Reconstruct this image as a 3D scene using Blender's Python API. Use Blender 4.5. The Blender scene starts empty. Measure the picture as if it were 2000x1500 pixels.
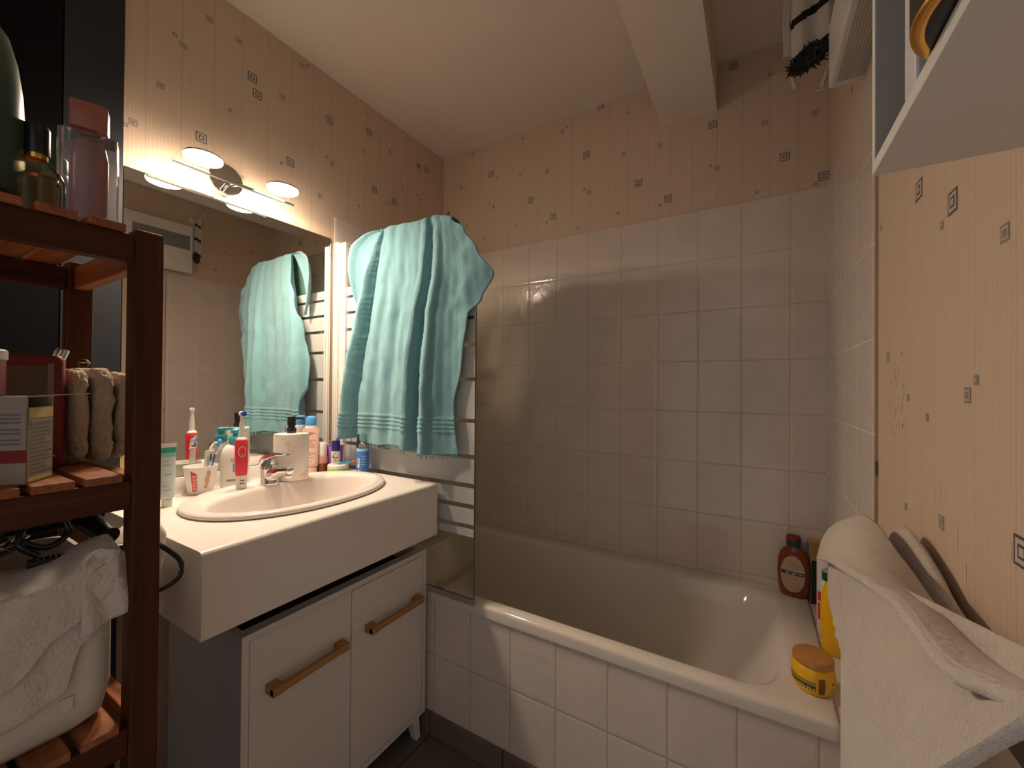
import bpy, bmesh, math, random
from mathutils import Vector, Matrix, noise
random.seed(4)
S = bpy.context.scene
PI = math.pi
# ---------------------------------------------------------------- camera, world, lights, exposure
cd = bpy.data.cameras.new('camera'); cam = bpy.data.objects.new('camera', cd); S.collection.objects.link(cam)
cd.sensor_fit = 'HORIZONTAL'; cd.sensor_width = 36.0; cd.lens = 14.407; cd.clip_start = 0.01
CF = Vector((-.50930403, .86055843, .00697014)); CR = Vector((.86058079, .50925395, .00781718)); CU = Vector((-.00317757, -.0099797, .99994515))
CP = Vector((1.49493476, 0, 1.21941286))
M = Matrix.Identity(4)
for i in range(3):
    M[i][0] = CR[i]; M[i][1] = CU[i]; M[i][2] = -CF[i]; M[i][3] = CP[i]
cam.matrix_world = M
S.camera = cam
w = bpy.data.worlds.new('world'); S.world = w; w.use_nodes = True
w.node_tree.nodes['Background'].inputs[0].default_value = (.60, .59, .61, 1)     # dim hallway daylight through the open doorway
w.node_tree.nodes['Background'].inputs[1].default_value = 0.33
LAMP_POWER = 158.0
LAMP_COLOR = (1.0, .79, .59)
S.view_settings.view_transform = 'Standard'; S.view_settings.look = 'None'; S.view_settings.gamma = 1
S.view_settings.use_curve_mapping = False
S.view_settings.exposure = 1.10

# ---------------------------------------------------------------- materials
def new(name):
    m = bpy.data.materials.new(name); m.use_nodes = True
    return m, m.node_tree, m.node_tree.nodes['Principled BSDF']
def N(nt, t, **k):
    n = nt.nodes.new(t)
    for a, b in k.items(): setattr(n, a, b)
    return n
def math_(nt, op, a, b=None, c=None):
    n = N(nt, 'ShaderNodeMath', operation=op)
    for i, v in enumerate((a, b, c)):
        if v is None: continue
        if isinstance(v, (int, float)): n.inputs[i].default_value = v
        else: nt.links.new(v, n.inputs[i])
    return n.outputs[0]
def bump(nt, bs, h, strength=.3, dist=.002):
    b = N(nt, 'ShaderNodeBump'); b.inputs['Strength'].default_value = strength; b.inputs['Distance'].default_value = dist
    nt.links.new(h, b.inputs['Height']); nt.links.new(b.outputs[0], bs.inputs['Normal'])
def mixc(nt, f, a, b):
    n = N(nt, 'ShaderNodeMix', data_type='RGBA')
    if isinstance(f, (int, float)): n.inputs[0].default_value = f
    else: nt.links.new(f, n.inputs[0])
    for i, v in ((6, a), (7, b)):
        if isinstance(v, tuple): n.inputs[i].default_value = (*v[:3], 1)
        else: nt.links.new(v, n.inputs[i])
    return n.outputs[2]
def coord(nt, scale=(1, 1, 1)):
    t = N(nt, 'ShaderNodeTexCoord'); m = N(nt, 'ShaderNodeMapping'); m.inputs['Scale'].default_value = scale
    nt.links.new(t.outputs['Object'], m.inputs[0]); return m.outputs[0]
def noi(nt, vec, scale, detail=3, rough=.5):
    n = N(nt, 'ShaderNodeTexNoise'); n.inputs['Scale'].default_value = scale; n.inputs['Detail'].default_value = detail; n.inputs['Roughness'].default_value = rough
    nt.links.new(vec, n.inputs['Vector']); return n.outputs[0]
MC = {}
def mat(name, col, rough=.5, metal=0, var=.06, bs=0, bsc=200, spec=.5, trans=0, sss=0):
    """plain material with a slight procedural colour mottling and optional fine bump"""
    if name in MC: return MC[name]
    m, nt, b = new(name)
    v = coord(nt); n = noi(nt, v, 14)
    dark = tuple(c*(1-var) for c in col); lite = tuple(min(1, c*(1+var)) for c in col)
    nt.links.new(mixc(nt, n, dark, lite), b.inputs['Base Color'])
    b.inputs['Roughness'].default_value = rough; b.inputs['Metallic'].default_value = metal
    b.inputs['Specular IOR Level'].default_value = spec
    if trans: b.inputs['Transmission Weight'].default_value = trans
    if bs: bump(nt, b, noi(nt, v, bsc, 2), bs, .001)
    MC[name] = m; return m
def fabric(name, col, bsc=420, bs=.6, var=.12, dist=.0015, big=16):
    m, nt, b = new(name); v = coord(nt)
    n1 = noi(nt, v, bsc, 3, .65); n2 = noi(nt, v, big, 4)
    c = mixc(nt, n2, tuple(x*(1-var) for x in col), tuple(min(1, x*(1+var)) for x in col))
    c2 = mixc(nt, n1, tuple(x*.8 for x in col), c)
    nt.links.new(c2, b.inputs['Base Color']); b.inputs['Roughness'].default_value = .95; b.inputs['Specular IOR Level'].default_value = .1
    b.inputs['Sheen Weight'].default_value = .25; b.inputs['Sheen Roughness'].default_value = .5
    h = math_(nt, 'ADD', math_(nt, 'MULTIPLY', n1, 1.0), math_(nt, 'MULTIPLY', noi(nt, v, big*4, 3), .9))
    bump(nt, b, h, bs, dist); return m
def wood(name, dark, lite, axis='z', rough=.4):
    m, nt, b = new(name)
    sc = {'z': (60, 60, 3), 'x': (3, 60, 60), 'y': (60, 3, 60)}[axis]
    v = coord(nt, sc); n = noi(nt, v, 1.2, 5, .6)
    r = N(nt, 'ShaderNodeValToRGB'); nt.links.new(n, r.inputs[0])
    r.color_ramp.elements[0].color = (*dark, 1); r.color_ramp.elements[1].color = (*lite, 1)
    r.color_ramp.elements[0].position = .3; r.color_ramp.elements[1].position = .72
    nt.links.new(r.outputs[0], b.inputs['Base Color']); b.inputs['Roughness'].default_value = rough
    b.inputs['Specular IOR Level'].default_value = .22
    bump(nt, b, n, .15, .001); return m
def lines(nt, val, x0, p, wid):
    """1 near val = x0 + k*p"""
    f = math_(nt, 'FRACT', math_(nt, 'DIVIDE', math_(nt, 'SUBTRACT', val, x0 - p*40), p))
    d = math_(nt, 'MULTIPLY', math_(nt, 'ABSOLUTE', math_(nt, 'SUBTRACT', f, .5)), p)     # p/2 at a line
    return d, p/2
def smooth(nt, v, a, b):
    n = N(nt, 'ShaderNodeMapRange', interpolation_type='SMOOTHSTEP'); nt.links.new(v, n.inputs[0])
    n.inputs[1].default_value = a; n.inputs[2].default_value = b; return n.outputs[0]
def tile_mat(name, axis, u0, pu, v0, pv, col, grout, gw=.0022, rough=.16, bs=.35, mott=.10, vax='Z'):
    m, nt, b = new(name)
    t = N(nt, 'ShaderNodeTexCoord'); s = N(nt, 'ShaderNodeSeparateXYZ'); nt.links.new(t.outputs['Object'], s.inputs[0])
    du, hu = lines(nt, s.outputs[axis], u0, pu, gw); dv, hv = lines(nt, s.outputs[vax], v0, pv, gw)
    g = math_(nt, 'MAXIMUM', smooth(nt, du, hu-gw, hu-gw*.45), smooth(nt, dv, hv-gw, hv-gw*.45))
    pil = math_(nt, 'MAXIMUM', smooth(nt, du, hu-.010, hu-.001), smooth(nt, dv, hv-.010, hv-.001))
    v = coord(nt); n = noi(nt, v, 11, 4, .6)
    c = mixc(nt, n, tuple(x*(1-mott) for x in col), tuple(min(1, x*(1+mott)) for x in col))
    nt.links.new(mixc(nt, g, c, grout), b.inputs['Base Color'])
    rr = math_(nt, 'ADD', math_(nt, 'MULTIPLY', g, .5), rough); nt.links.new(rr, b.inputs['Roughness'])
    h = math_(nt, 'SUBTRACT', math_(nt, 'MULTIPLY', noi(nt, v, 26, 3, .55), .9), math_(nt, 'ADD', math_(nt, 'MULTIPLY', pil, .35), math_(nt, 'MULTIPLY', g, .5)))
    bump(nt, b, h, bs, .004); return m
def paper_mat(name, axis, u0, pu, col, seamk=.32):
    m, nt, b = new(name)
    t = N(nt, 'ShaderNodeTexCoord'); s = N(nt, 'ShaderNodeSeparateXYZ'); nt.links.new(t.outputs['Object'], s.inputs[0])
    d, h = lines(nt, s.outputs[axis], u0, pu, .001)
    seam = smooth(nt, d, h-.0022, h-.0006)
    v = coord(nt, (60, 60, 2.2)); fine = noi(nt, v, 5, 4, .6)
    wv = N(nt, 'ShaderNodeTexWave', wave_type='BANDS', bands_direction='X' if axis == 'X' else 'Y'); nt.links.new(coord(nt, (1, 1, .12)), wv.inputs[0])
    wv.inputs['Scale'].default_value = 34; wv.inputs['Distortion'].default_value = 5; wv.inputs['Detail'].default_value = 3; wv.inputs['Detail Scale'].default_value = 1.2
    gr = math_(nt, 'ADD', math_(nt, 'MULTIPLY', fine, .6), math_(nt, 'MULTIPLY', wv.outputs['Fac'], .4))
    c = mixc(nt, gr, tuple(x*.93 for x in col), tuple(min(1, x*1.06) for x in col))
    c = mixc(nt, math_(nt, 'MULTIPLY', seam, seamk), c, tuple(x*.55 for x in col))
    nt.links.new(c, b.inputs['Base Color']); b.inputs['Roughness'].default_value = .55; b.inputs['Specular IOR Level'].default_value = .3
    bump(nt, b, math_(nt, 'SUBTRACT', gr, seam), .35, .0012); return m
def thin_glass(name, tint=(.93, .96, .94), refl=1.0, rough=.02):
    m = bpy.data.materials.new(name); m.use_nodes = True; nt = m.node_tree; nt.nodes.clear()
    o = N(nt, 'ShaderNodeOutputMaterial'); mx = N(nt, 'ShaderNodeMixShader'); tr = N(nt, 'ShaderNodeBsdfTransparent'); gl = N(nt, 'ShaderNodeBsdfGlossy')
    fr = N(nt, 'ShaderNodeFresnel'); fr.inputs[0].default_value = 1.45
    tr.inputs[0].default_value = (*tint, 1); gl.inputs['Roughness'].default_value = rough
    nt.links.new(math_(nt, 'MULTIPLY', fr.outputs[0], refl), mx.inputs[0]); nt.links.new(tr.outputs[0], mx.inputs[1]); nt.links.new(gl.outputs[0], mx.inputs[2])
    nt.links.new(mx.outputs[0], o.inputs[0]); return m
def frost_mat():
    m = bpy.data.materials.new('frosted print'); m.use_nodes = True; nt = m.node_tree; nt.nodes.clear()
    o = N(nt, 'ShaderNodeOutputMaterial'); a = N(nt, 'ShaderNodeMixShader'); d = N(nt, 'ShaderNodeBsdfDiffuse'); t = N(nt, 'ShaderNodeBsdfTranslucent')
    d.inputs[0].default_value = (.66, .68, .68, 1); t.inputs[0].default_value = (.62, .64, .64, 1); a.inputs[0].default_value = .3
    nt.links.new(d.outputs[0], a.inputs[1]); nt.links.new(t.outputs[0], a.inputs[2]); nt.links.new(a.outputs[0], o.inputs[0]); return m
def emit(name, col, st):
    m = bpy.data.materials.new(name); m.use_nodes = True; nt = m.node_tree; nt.nodes.clear()
    o = N(nt, 'ShaderNodeOutputMaterial'); e = N(nt, 'ShaderNodeEmission'); e.inputs[0].default_value = (*col, 1); e.inputs[1].default_value = st
    nt.links.new(e.outputs[0], o.inputs[0]); return m

TILE = (.70, .615, .55); GROUT = (.56, .48, .41)
m_tile_back = tile_mat('back wall tiles', 'X', .9989, .1512, 1.9197, .198, TILE, GROUT)
m_tile_right = tile_mat('right wall tiles', 'Y', 1.4211, .1512, 1.9197, .198, TILE, (.80, .74, .68))
m_tile_left = tile_mat('left wall tiles', 'Y', 1.227, .1512, 1.9197, .198, TILE, GROUT)
m_tile_front = tile_mat('bath front tiles', 'X', .6863, .1552, .4745, .1985, TILE, (.50, .42, .35), gw=.0026)
m_floor = tile_mat('floor tiles', 'X', .82, .30, 1.10, .30, (.15, .122, .10), (.035, .03, .026), gw=.003, rough=.4, bs=.15, vax='Y')
m_plinth = tile_mat('plinth tiles', 'X', .524, .298, 2.0, 1.0, (.17, .135, .105), (.035, .03, .026), gw=.003, rough=.4, bs=.15)
PAPER = (.66, .515, .395)
m_paper_left = paper_mat('left wallpaper', 'Y', .4652, .0848, PAPER)
m_paper_back = paper_mat('back wallpaper', 'X', .0754, .0862, PAPER)
m_paper_right = paper_mat('right wallpaper', 'Y', 1.02, .0855, PAPER, .12)
m_ceil = mat('ceiling paint', (.79, .70, .62), .9, var=.02, bs=.12, bsc=120)
m_paint = mat('plain wall paint', (.62, .53, .42), .8, var=.04)
m_sq_dark = mat('square print dark', (.10, .085, .10), .6); m_sq_mid = mat('square print grey', (.30, .25, .22), .6); m_sq_lite = mat('square print light', (.60, .52, .44), .6)
m_wear = mat('paper wear', (.74, .63, .50), .8); m_wear2 = mat('paper wear brown', (.42, .29, .17), .8)
m_wood = wood('dark stained wood', (.040, .010, .004), (.095, .026, .009), rough=.55)
m_woody = wood('dark stained wood lengthwise', (.040, .010, .004), (.095, .026, .009), 'y', .55)
m_woodx = wood('lamplit stained wood', (.19, .062, .023), (.38, .135, .052), 'x', .5)  # same wood as the posts, painted lighter to stand for lamplight
m_panel = mat('blue grey cladding', (.022, .023, .030), .6, spec=.3, var=.1, bs=.1, bsc=90)
m_panel2 = mat('shadowy black cladding', (.005, .005, .006), .75, spec=.08, var=.1)  # boards left of the seam, shadow put into their colour
m_white = mat('white laminate', (.74, .70, .66), .45, var=.015)
m_counter = mat('white worktop', (.78, .73, .68), .32, var=.02)
m_counter_end = mat('cool lit worktop end', (.70, .69, .71), .5, var=.02)  # white worktop end, cool hall light put into its colour
m_shade_side = mat('shaded white cabinet side', (.40, .40, .43), .5, var=.04)  # white carcass side, its shade put into the colour
m_black_in = mat('shadow gap lining', (.02, .018, .016), .8)
m_porc = mat('sanitary porcelain', (.78, .70, .65), .08, var=.015)
m_enamel = mat('bath enamel', (.71, .65, .58), .10, var=.02)
m_oak = wood('oak', (.30, .145, .05), (.48, .26, .105), 'y', .5)
m_chrome = mat('chrome', (.80, .80, .80), .06, 1, var=.01)
m_alu = mat('white lacquered profile', (.80, .74, .70), .35, var=.01)
m_mirror, _nt, _b = new('mirror silver'); _b.inputs['Metallic'].default_value = 1; _b.inputs['Base Color'].default_value = (.80, .80, .77, 1)
_v = coord(_nt, (1, .45, 1.6)); _n = noi(_nt, _v, 9, 6, .7)
_nt.links.new(math_(_nt, 'MULTIPLY', smooth(_nt, _n, .5, .75), .05), _b.inputs['Roughness'])
m_glass = thin_glass('clear screen glass', (.88, .90, .84), .28)
m_frost = frost_mat()
m_bottle = thin_glass('bottle glass', (.86, .80, .66), 1.6, .05)
m_clear = thin_glass('clear plastic', (.90, .90, .90), 1.2, .08)
m_teal = fabric('aqua terry cloth', (.225, .45, .51), 520, .9, .10, .002, 40)
m_wtowel = fabric('white terry cloth', (.70, .61, .53), 260, .8, .07, .003, 40)
m_basketf = fabric('white canvas', (.70, .64, .56), 600, .3, .05)
m_fleece = fabric('cream fleece', (.55, .43, .30), 150, 1.0, .2, .006, 25)
m_light = emit('lit diffuser', LAMP_COLOR, LAMP_POWER)
P = lambda n, c, r=.35, **k: mat(n, c, r, **k)
m_wplastic = P('white plastic', (.78, .75, .71)); m_black = P('black plastic', (.012, .012, .013), .3)
m_red = P('coral red plastic', (.78, .035, .06)); m_aqua = P('aqua plastic', (.05, .36, .45)); m_ink = P('dark print', (.05, .05, .06), .5)
m_teal_print = P('green teal print', (.02, .33, .26), .5); m_mint = P('mint print', (.22, .55, .40), .5)
m_redprint = P('red print', (.72, .03, .02), .5); m_blue = P('blue plastic', (.06, .12, .62)); m_sky = P('sky blue plastic', (.10, .38, .75))
m_navy = P('navy cap', (.015, .02, .16), .2); m_green = P('lime print', (.28, .62, .03), .5); m_purple = P('purple plastic', (.42, .16, .55), .25, spec=.6)
m_pinkt = P('pale pink tube', (.82, .56, .47), .4); m_orangep = P('orange print', (.70, .22, .12), .5); m_amber = P('amber liquid', (.20, .045, .012), .15)
m_amberglass = P('thin rosy glass', (.55, .30, .22), .12); m_bluelab = P('mid blue label', (.06, .20, .62), .4); m_ltblue = P('light blue plastic', (.30, .52, .74), .4)
m_paleteal = P('pale translucent tube', (.60, .70, .68), .3); m_yellow = P('yellow plastic', (.85, .46, .01), .3); m_gold = P('golden lid', (.48, .22, .055), .28, spec=.6)
m_dgreen = P('dark green plastic', (.008, .075, .045), .4); m_shamp = P('orange brown shampoo', (.23, .048, .006), .18); m_cream = P('cream label', (.50, .37, .28), .6)
m_marble, _nt, _b = new('white marble'); _v = coord(_nt); _n = noi(_nt, _v, 22, 6, .7)
_nt.links.new(mixc(_nt, smooth(_nt, _n, .52, .68), (.80, .72, .66), (.60, .52, .46)), _b.inputs['Base Color']); _b.inputs['Roughness'].default_value = .35
m_card = P('white cardboard', (.34, .29, .23), .8); m_cardred = P('dark red print', (.20, .008, .008), .6); m_text = P('grey print', (.17, .15, .14), .7)
m_paleyel = P('pale yellow print', (.62, .48, .16), .7); m_maroon = P('maroon pouch edge', (.17, .008, .010), .5); m_smoke = P('smoky pouch window', (.085, .05, .038), .3)
m_silver = P('silver', (.75, .72, .66), .18, metal=1); m_goldm = P('gold metal', (.85, .50, .13), .25, metal=1)
m_sage = P('sage green bottle', (.035, .075, .05), .35); m_pinkliq = P('dusty pink', (.42, .19, .18), .3); m_copper = P('copper pink cap', (.34, .12, .08), .3)
m_tan = P('tan print', (.55, .30, .12), .6); m_gcap = P('deep green cap', (.01, .10, .035), .4)

# ---------------------------------------------------------------- mesh helpers
class MB:
    def __init__(s): s.v = []; s.f = []; s.m = []
    def add(s, v, f, mi=0):
        n = len(s.v); s.v += [tuple(x) for x in v]; s.f += [tuple(i+n for i in q) for q in f]; s.m += [mi]*len(f); return s
    def box(s, lo, hi, mi=0, rot=None, piv=None):
        a, b = lo, hi
        v = [(a[0] if i & 1 == 0 else b[0], a[1] if i & 2 == 0 else b[1], a[2] if i & 4 == 0 else b[2]) for i in range(8)]
        if rot is not None:
            R = rot.to_3x3(); p = Vector(piv if piv else ((a[0]+b[0])/2, (a[1]+b[1])/2, (a[2]+b[2])/2)); v = [p + R @ (Vector(q)-p) for q in v]
        return s.add(v, [(0, 2, 3, 1), (4, 5, 7, 6), (0, 1, 5, 4), (2, 6, 7, 3), (0, 4, 6, 2), (1, 3, 7, 5)], mi)
    def loft(s, loops, cap0=True, cap1=True, mi=0):
        n = len(loops[0]); v = [p for l in loops for p in l]; f = []
        for k in range(len(loops)-1):
            for i in range(n):
                j = (i+1) % n; f.append((k*n+i, k*n+j, (k+1)*n+j, (k+1)*n+i))
        if cap0: f.append(tuple(range(n-1, -1, -1)))
        if cap1: f.append(tuple((len(loops)-1)*n+i for i in range(n)))
        return s.add(v, f, mi)
    def lathe(s, prof, c=(0, 0, 0), n=32, mi=0, rx=1, ry=1, cap0=True, cap1=True, T=None):
        loops = []
        for r, z in prof:
            l = [Vector((r*rx*math.cos(2*PI*i/n), r*ry*math.sin(2*PI*i/n), z)) for i in range(n)]
            if T is not None: l = [T @ p for p in l]
            loops.append([p + Vector(c) for p in l])
        return s.loft(loops, cap0, cap1, mi)
    def grid(s, fn, nu, nv, mi=0):
        v = [fn(i/nu, j/nv) for j in range(nv+1) for i in range(nu+1)]
        f = [(j*(nu+1)+i, j*(nu+1)+i+1, (j+1)*(nu+1)+i+1, (j+1)*(nu+1)+i) for j in range(nv) for i in range(nu)]
        return s.add(v, f, mi)
    def tube(s, pts, r, n=10, mi=0):
        pts = [Vector(p) for p in pts]; loops = []; up = Vector((0, 0, 1))
        for k, p in enumerate(pts):
            d = (pts[min(k+1, len(pts)-1)]-pts[max(k-1, 0)]).normalized()
            a = d.cross(up); a = a.normalized() if a.length > 1e-3 else Vector((1, 0, 0)); b = a.cross(d).normalized()
            rr = r[k] if isinstance(r, (list, tuple)) else r
            loops.append([p + (a*math.cos(2*PI*i/n) + b*math.sin(2*PI*i/n))*rr for i in range(n)])
        return s.loft(loops, True, True, mi)
    def patch(s, rx, ry, a0, a1, z0, z1, off=.0004, n=10, mi=0, c=(0, 0), skew=0, rfn=None):
        """label patch wrapped on an upright elliptic cylinder"""
        def fn(u, v):
            a = a0+(a1-a0)*u; z = z0+(z1-z0)*v + skew*u
            k = rfn(z) if rfn else 1
            return ((rx*k+off)*math.cos(a)+c[0], (ry*k+off)*math.sin(a)+c[1], z)
        return s.grid(fn, n, 4 if rfn else 1, mi)
    def build(s, name, mats, parent=None, smooth=True, bevel=0, solid=0, sub=0, loc=None, ang=35, seg=2):
        me = bpy.data.meshes.new(name); me.from_pydata(s.v, [], s.f); me.update()
        for x in (mats if isinstance(mats, (list, tuple)) else [mats]): me.materials.append(x)
        me.polygons.foreach_set('material_index', s.m)
        if smooth:
            me.polygons.foreach_set('use_smooth', [True]*len(me.polygons)); me.set_sharp_from_angle(angle=math.radians(ang))
        o = bpy.data.objects.new(name, me); S.collection.objects.link(o)
        if loc: o.location = loc
        if parent is not None: o.parent = parent
        if solid:
            q = o.modifiers.new('thickness', 'SOLIDIFY'); q.thickness = solid; q.offset = 0
        if bevel:
            q = o.modifiers.new('bevel', 'BEVEL'); q.width = bevel; q.segments = seg; q.limit_method = 'ANGLE'; q.angle_limit = math.radians(40)
        if sub:
            q = o.modifiers.new('sub', 'SUBSURF'); q.levels = sub; q.render_levels = sub
        return o
def tag(o, label=None, cat=None, group=None, kind=None):
    if label: o['label'] = label
    if cat: o['category'] = cat
    if group: o['group'] = group
    if kind: o['kind'] = kind
    return o
def thing(name, label, cat, loc=(0, 0, 0), rz=0, group=None):
    o = bpy.data.objects.new(name, None); S.collection.objects.link(o); o.location = loc; o.rotation_euler = (0, 0, rz)
    o.empty_display_size = .05
    return tag(o, label, cat, group)
def struct(o, label, cat):
    return tag(o, label, cat, kind='structure')
def rrect(x0, x1, y0, y1, r, z, k=8):
    pts = []
    for cx, cy, a in ((x1-r, y1-r, 0), (x0+r, y1-r, PI/2), (x0+r, y0+r, PI), (x1-r, y0+r, 1.5*PI)):
        for i in range(k+1):
            t = a+PI/2*i/k; pts.append((cx+r*math.cos(t), cy+r*math.sin(t), z))
    return pts
def ellipse(cx, cy, rx, ry, z, n=64, p=1.0):
    o = []
    for i in range(n):
        a = 2*PI*i/n; c, s_ = math.cos(a), math.sin(a)
        o.append((cx+rx*math.copysign(abs(c)**p, c), cy+ry*math.copysign(abs(s_)**p, s_), z))
    return o
def lerp_path(pts, t):
    n = len(pts)-1; x = min(max(t, 0), 1)*n; i = min(int(x), n-1); f = x-i
    p0, p1, p2, p3 = (Vector(pts[max(i-1, 0)]), Vector(pts[i]), Vector(pts[i+1]), Vector(pts[min(i+2, n)]))
    return .5*((2*p1)+(-p0+p2)*f+(2*p0-5*p1+4*p2-p3)*f*f+(-p0+3*p1-3*p2+p3)*f**3)
def interp(tab, x):
    if x <= tab[0][0]: return tab[0][1]
    for (a, b), (c, d) in zip(tab, tab[1:]):
        if x <= c:
            t = (x-a)/(c-a); t = t*t*(3-2*t); return b+(d-b)*t
    return tab[-1][1]
def face_cam(x, y): return math.atan2(-y, CP.x-x)

# ---------------------------------------------------------------- the setting
H = 2.48; W = 1.7074; D = 1.76
def squares(mb, plane, val, sgn, items, mi_dark=2, mi_mid=3, mi_lite=4):
    """printed squares of the wallpaper: (u, z, kind)"""
    def q(u, z, hs, off, mi):
        c = [(u-hs, z-hs), (u+hs, z-hs), (u+hs, z+hs), (u-hs, z+hs)]
        p = val+sgn*off
        mb.add([((p, a, b) if plane == 'x' else (a, p, b)) for a, b in c], [(0, 1, 2, 3)], mi)
    for u, z, k in items:
        if k == 'B':
            q(u, z, .0150, .0003, mi_dark); q(u, z, .0118, .0005, mi_lite); q(u, z, .0072, .0007, mi_dark); q(u, z, .0042, .0009, mi_lite)
        elif k == 'M':
            q(u, z, .0095, .0003, mi_mid); q(u, z, .0066, .0005, mi_lite); q(u, z, .0045, .0007, mi_mid)
        elif k == 'D':
            q(u, z, .0120, .0003, mi_mid); q(u, z, .004, .0005, mi_dark)
        else:
            q(u, z, .0058, .0003, mi_mid); q(u+.001, z, .002, .0005, mi_lite)
SQ_LEFT = [(0.6016, 1.9926, 'B'), (0.7669, 2.2314, 'B'), (1.0489, 2.3016, 'B'), (0.8873, 2.0517, 'B'), (1.2793, 2.1156, 'B'), (1.3998, 2.1059, 'B'), (0.5511, 2.2466, 'M'), (0.4983, 2.0911, 'M'), (0.4385, 1.9493, 'M'), (0.7062, 2.3752, 'M'), (0.9304, 2.4426, 'M'), (0.8538, 2.2763, 'M'), (1.3679, 2.3324, 'M'), (1.0632, 2.1294, 'M'), (1.0098, 1.9748, 'M'), (1.5605, 2.3545, 'D'), (0.53, 2.2652, 'S'), (0.6831, 2.126, 'S'), (0.8548, 2.0324, 'S'), (0.9517, 2.4571, 'S'), (1.2324, 2.4299, 'S'), (1.2178, 2.2573, 'S'), (1.0396, 2.1453, 'S'), (1.1964, 2.0077, 'S'), (1.3679, 2.086, 'S'), (1.5778, 2.184, 'S'), (1.5551, 2.2014, 'S'), (1.7331, 2.3109, 'S'), (0.4224, 1.9346, 'S'), (0.7217, 1.9222, 'S'), (0.75, 2.28, 'B'), (0.62, 2.38, 'M'), (1.25, 2.36, 'B'), (1.45, 2.2, 'S'), (1.62, 2.36, 'B')]
SQ_BACK = [(0.317, 2.3228, 'B'), (0.5496, 2.1338, 'B'), (0.6714, 2.0283, 'B'), (0.8347, 2.277, 'B'), (1.0677, 2.0887, 'B'), (1.1879, 1.9959, 'B'), (0.9017, 2.4772, 'B'), (1.3514, 2.2491, 'B'), (1.5866, 2.0568, 'B'), (1.4218, 2.4502, 'B'), (1.6991, 1.958, 'B'), (0.0325, 2.1738, 'D'), (0.6382, 2.2539, 'M'), (1.006, 2.2308, 'M'), (0.8483, 2.1044, 'M'), (1.1546, 2.2238, 'M'), (1.366, 2.0738, 'M'), (1.5249, 2.201, 'M'), (1.6757, 2.1846, 'M'), (0.1214, 2.3003, 'M'), (0.3311, 2.1487, 'M'), (0.7158, 2.4192, 'M'), (0.1984, 2.4653, 'M'), (0.4888, 2.2762, 'S'), (0.7371, 2.4342, 'S'), (0.5019, 2.4502, 'S'), (0.2204, 2.4782, 'S'), (1.0204, 2.4052, 'S'), (0.8263, 2.1203, 'S'), (0.3086, 2.1669, 'S'), (0.4634, 2.0261, 'S'), (0.6374, 2.0083, 'S'), (0.7939, 1.949, 'S'), (0.9818, 1.9802, 'S'), (1.155, 1.9763, 'S'), (1.3442, 2.0896, 'S'), (1.5006, 1.948, 'S'), (1.6777, 1.9369, 'S'), (1.5403, 2.3733, 'S'), (0.2759, 1.994, 'S'), (0.1601, 2.0782, 'S'), (0.35, 2.3, 'S')]
SQ_RIGHT = [(0.8648, 1.5295, 'B'), (0.739, 1.4616, 'B'), (0.5806, 1.0662, 'B'), (0.6116, 1.3796, 'M'), (1.0347, 1.2811, 'M'), (0.6963, 1.2136, 'M'), (0.7753, 1.0407, 'M'), (0.774, 1.4433, 'S'), (1.0856, 1.5454, 'S'), (0.9153, 1.2064, 'S'), (0.6741, 1.2315, 'S'), (0.829, 1.1795, 'S'), (0.928, 1.0245, 'S'), (1.263, 2.089, 'M'), (1.378, 2.009, 'M'), (1.609, 2.195, 'M'), (1.437, 2.149, 'S'), (1.725, 2.338, 'S'), (1.3, 2.315, 'S'), (1.59, 2.024, 'S')]
wl = MB(); wl.box((-.08, -.28, 0), (0, D+.08, H))
wl.box((0, 1.0755, 0), (.006, D, 1.912), 1)
squares(wl, 'x', 0, 1, SQ_LEFT)
for z, y in ((1.883, .7127), (1.8545, .7127)): wl.lathe([(.0022, 0), (.0022, .0006)], (0.0002, y, z), 10, 2, T=Matrix.Rotation(PI/2, 4, 'Y'))
struct(wl.build('wall_left', [m_paper_left, m_tile_left, m_sq_dark, m_sq_mid, m_sq_lite], smooth=False), 'cream wallpapered wall with small printed squares behind the mirror', 'wall')
wb = MB(); wb.box((-.08, D+.004, 0), (W+.09, D+.08, H)); wb.box((0, D-.002, 0), (W+.02, D+.004, 1.9197), 1)
squares(wb, 'y', D+.004, -1, SQ_BACK)
struct(wb.build('wall_back', [m_paper_back, m_tile_back, m_sq_dark, m_sq_mid, m_sq_lite], smooth=False), 'wall beyond the bath, pale tiles below and wallpaper with squares above', 'wall')
wr = MB(); wr.box((W+.006, -.28, 0), (W+.09, D+.08, H))
wr.box((W, 1.1067, 0), (W+.006, D-.002, 1.9197), 1)
wr.box((W+.0008, 1.1053, 0), (W+.006, 1.1066, 1.9195), 7); wr.box((W+.001, 1.1035, 1.045), (W+.005, 1.1053, 1.073), 2)
squares(wr, 'x', W+.006, -1, SQ_RIGHT)
def wear(u, z, wu, wz, mi):
    n = 9; pts = []
    for i in range(n):
        a = 2*PI*i/n; k = .6+.4*random.random(); pts.append((W+.006-.0004, u+wu*k*math.cos(a), z+wz*k*math.sin(a)))
    wr.add(pts, [tuple(range(n))], mi)
for i in range(26): wear(.97+random.gauss(0, .03), 1.22+random.gauss(0, .05), .0012+.002*random.random(), .002+.003*random.random(), 7)
for u, z, a, b in ((.80, 1.07, .002, .012), (.725, 1.03, .002, .02), (.70, 1.0, .0015, .016), (.78, 1.075, .0015, .01), (.60, 1.06, .0015, .009)): wear(u, z, a, b, 6)
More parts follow.
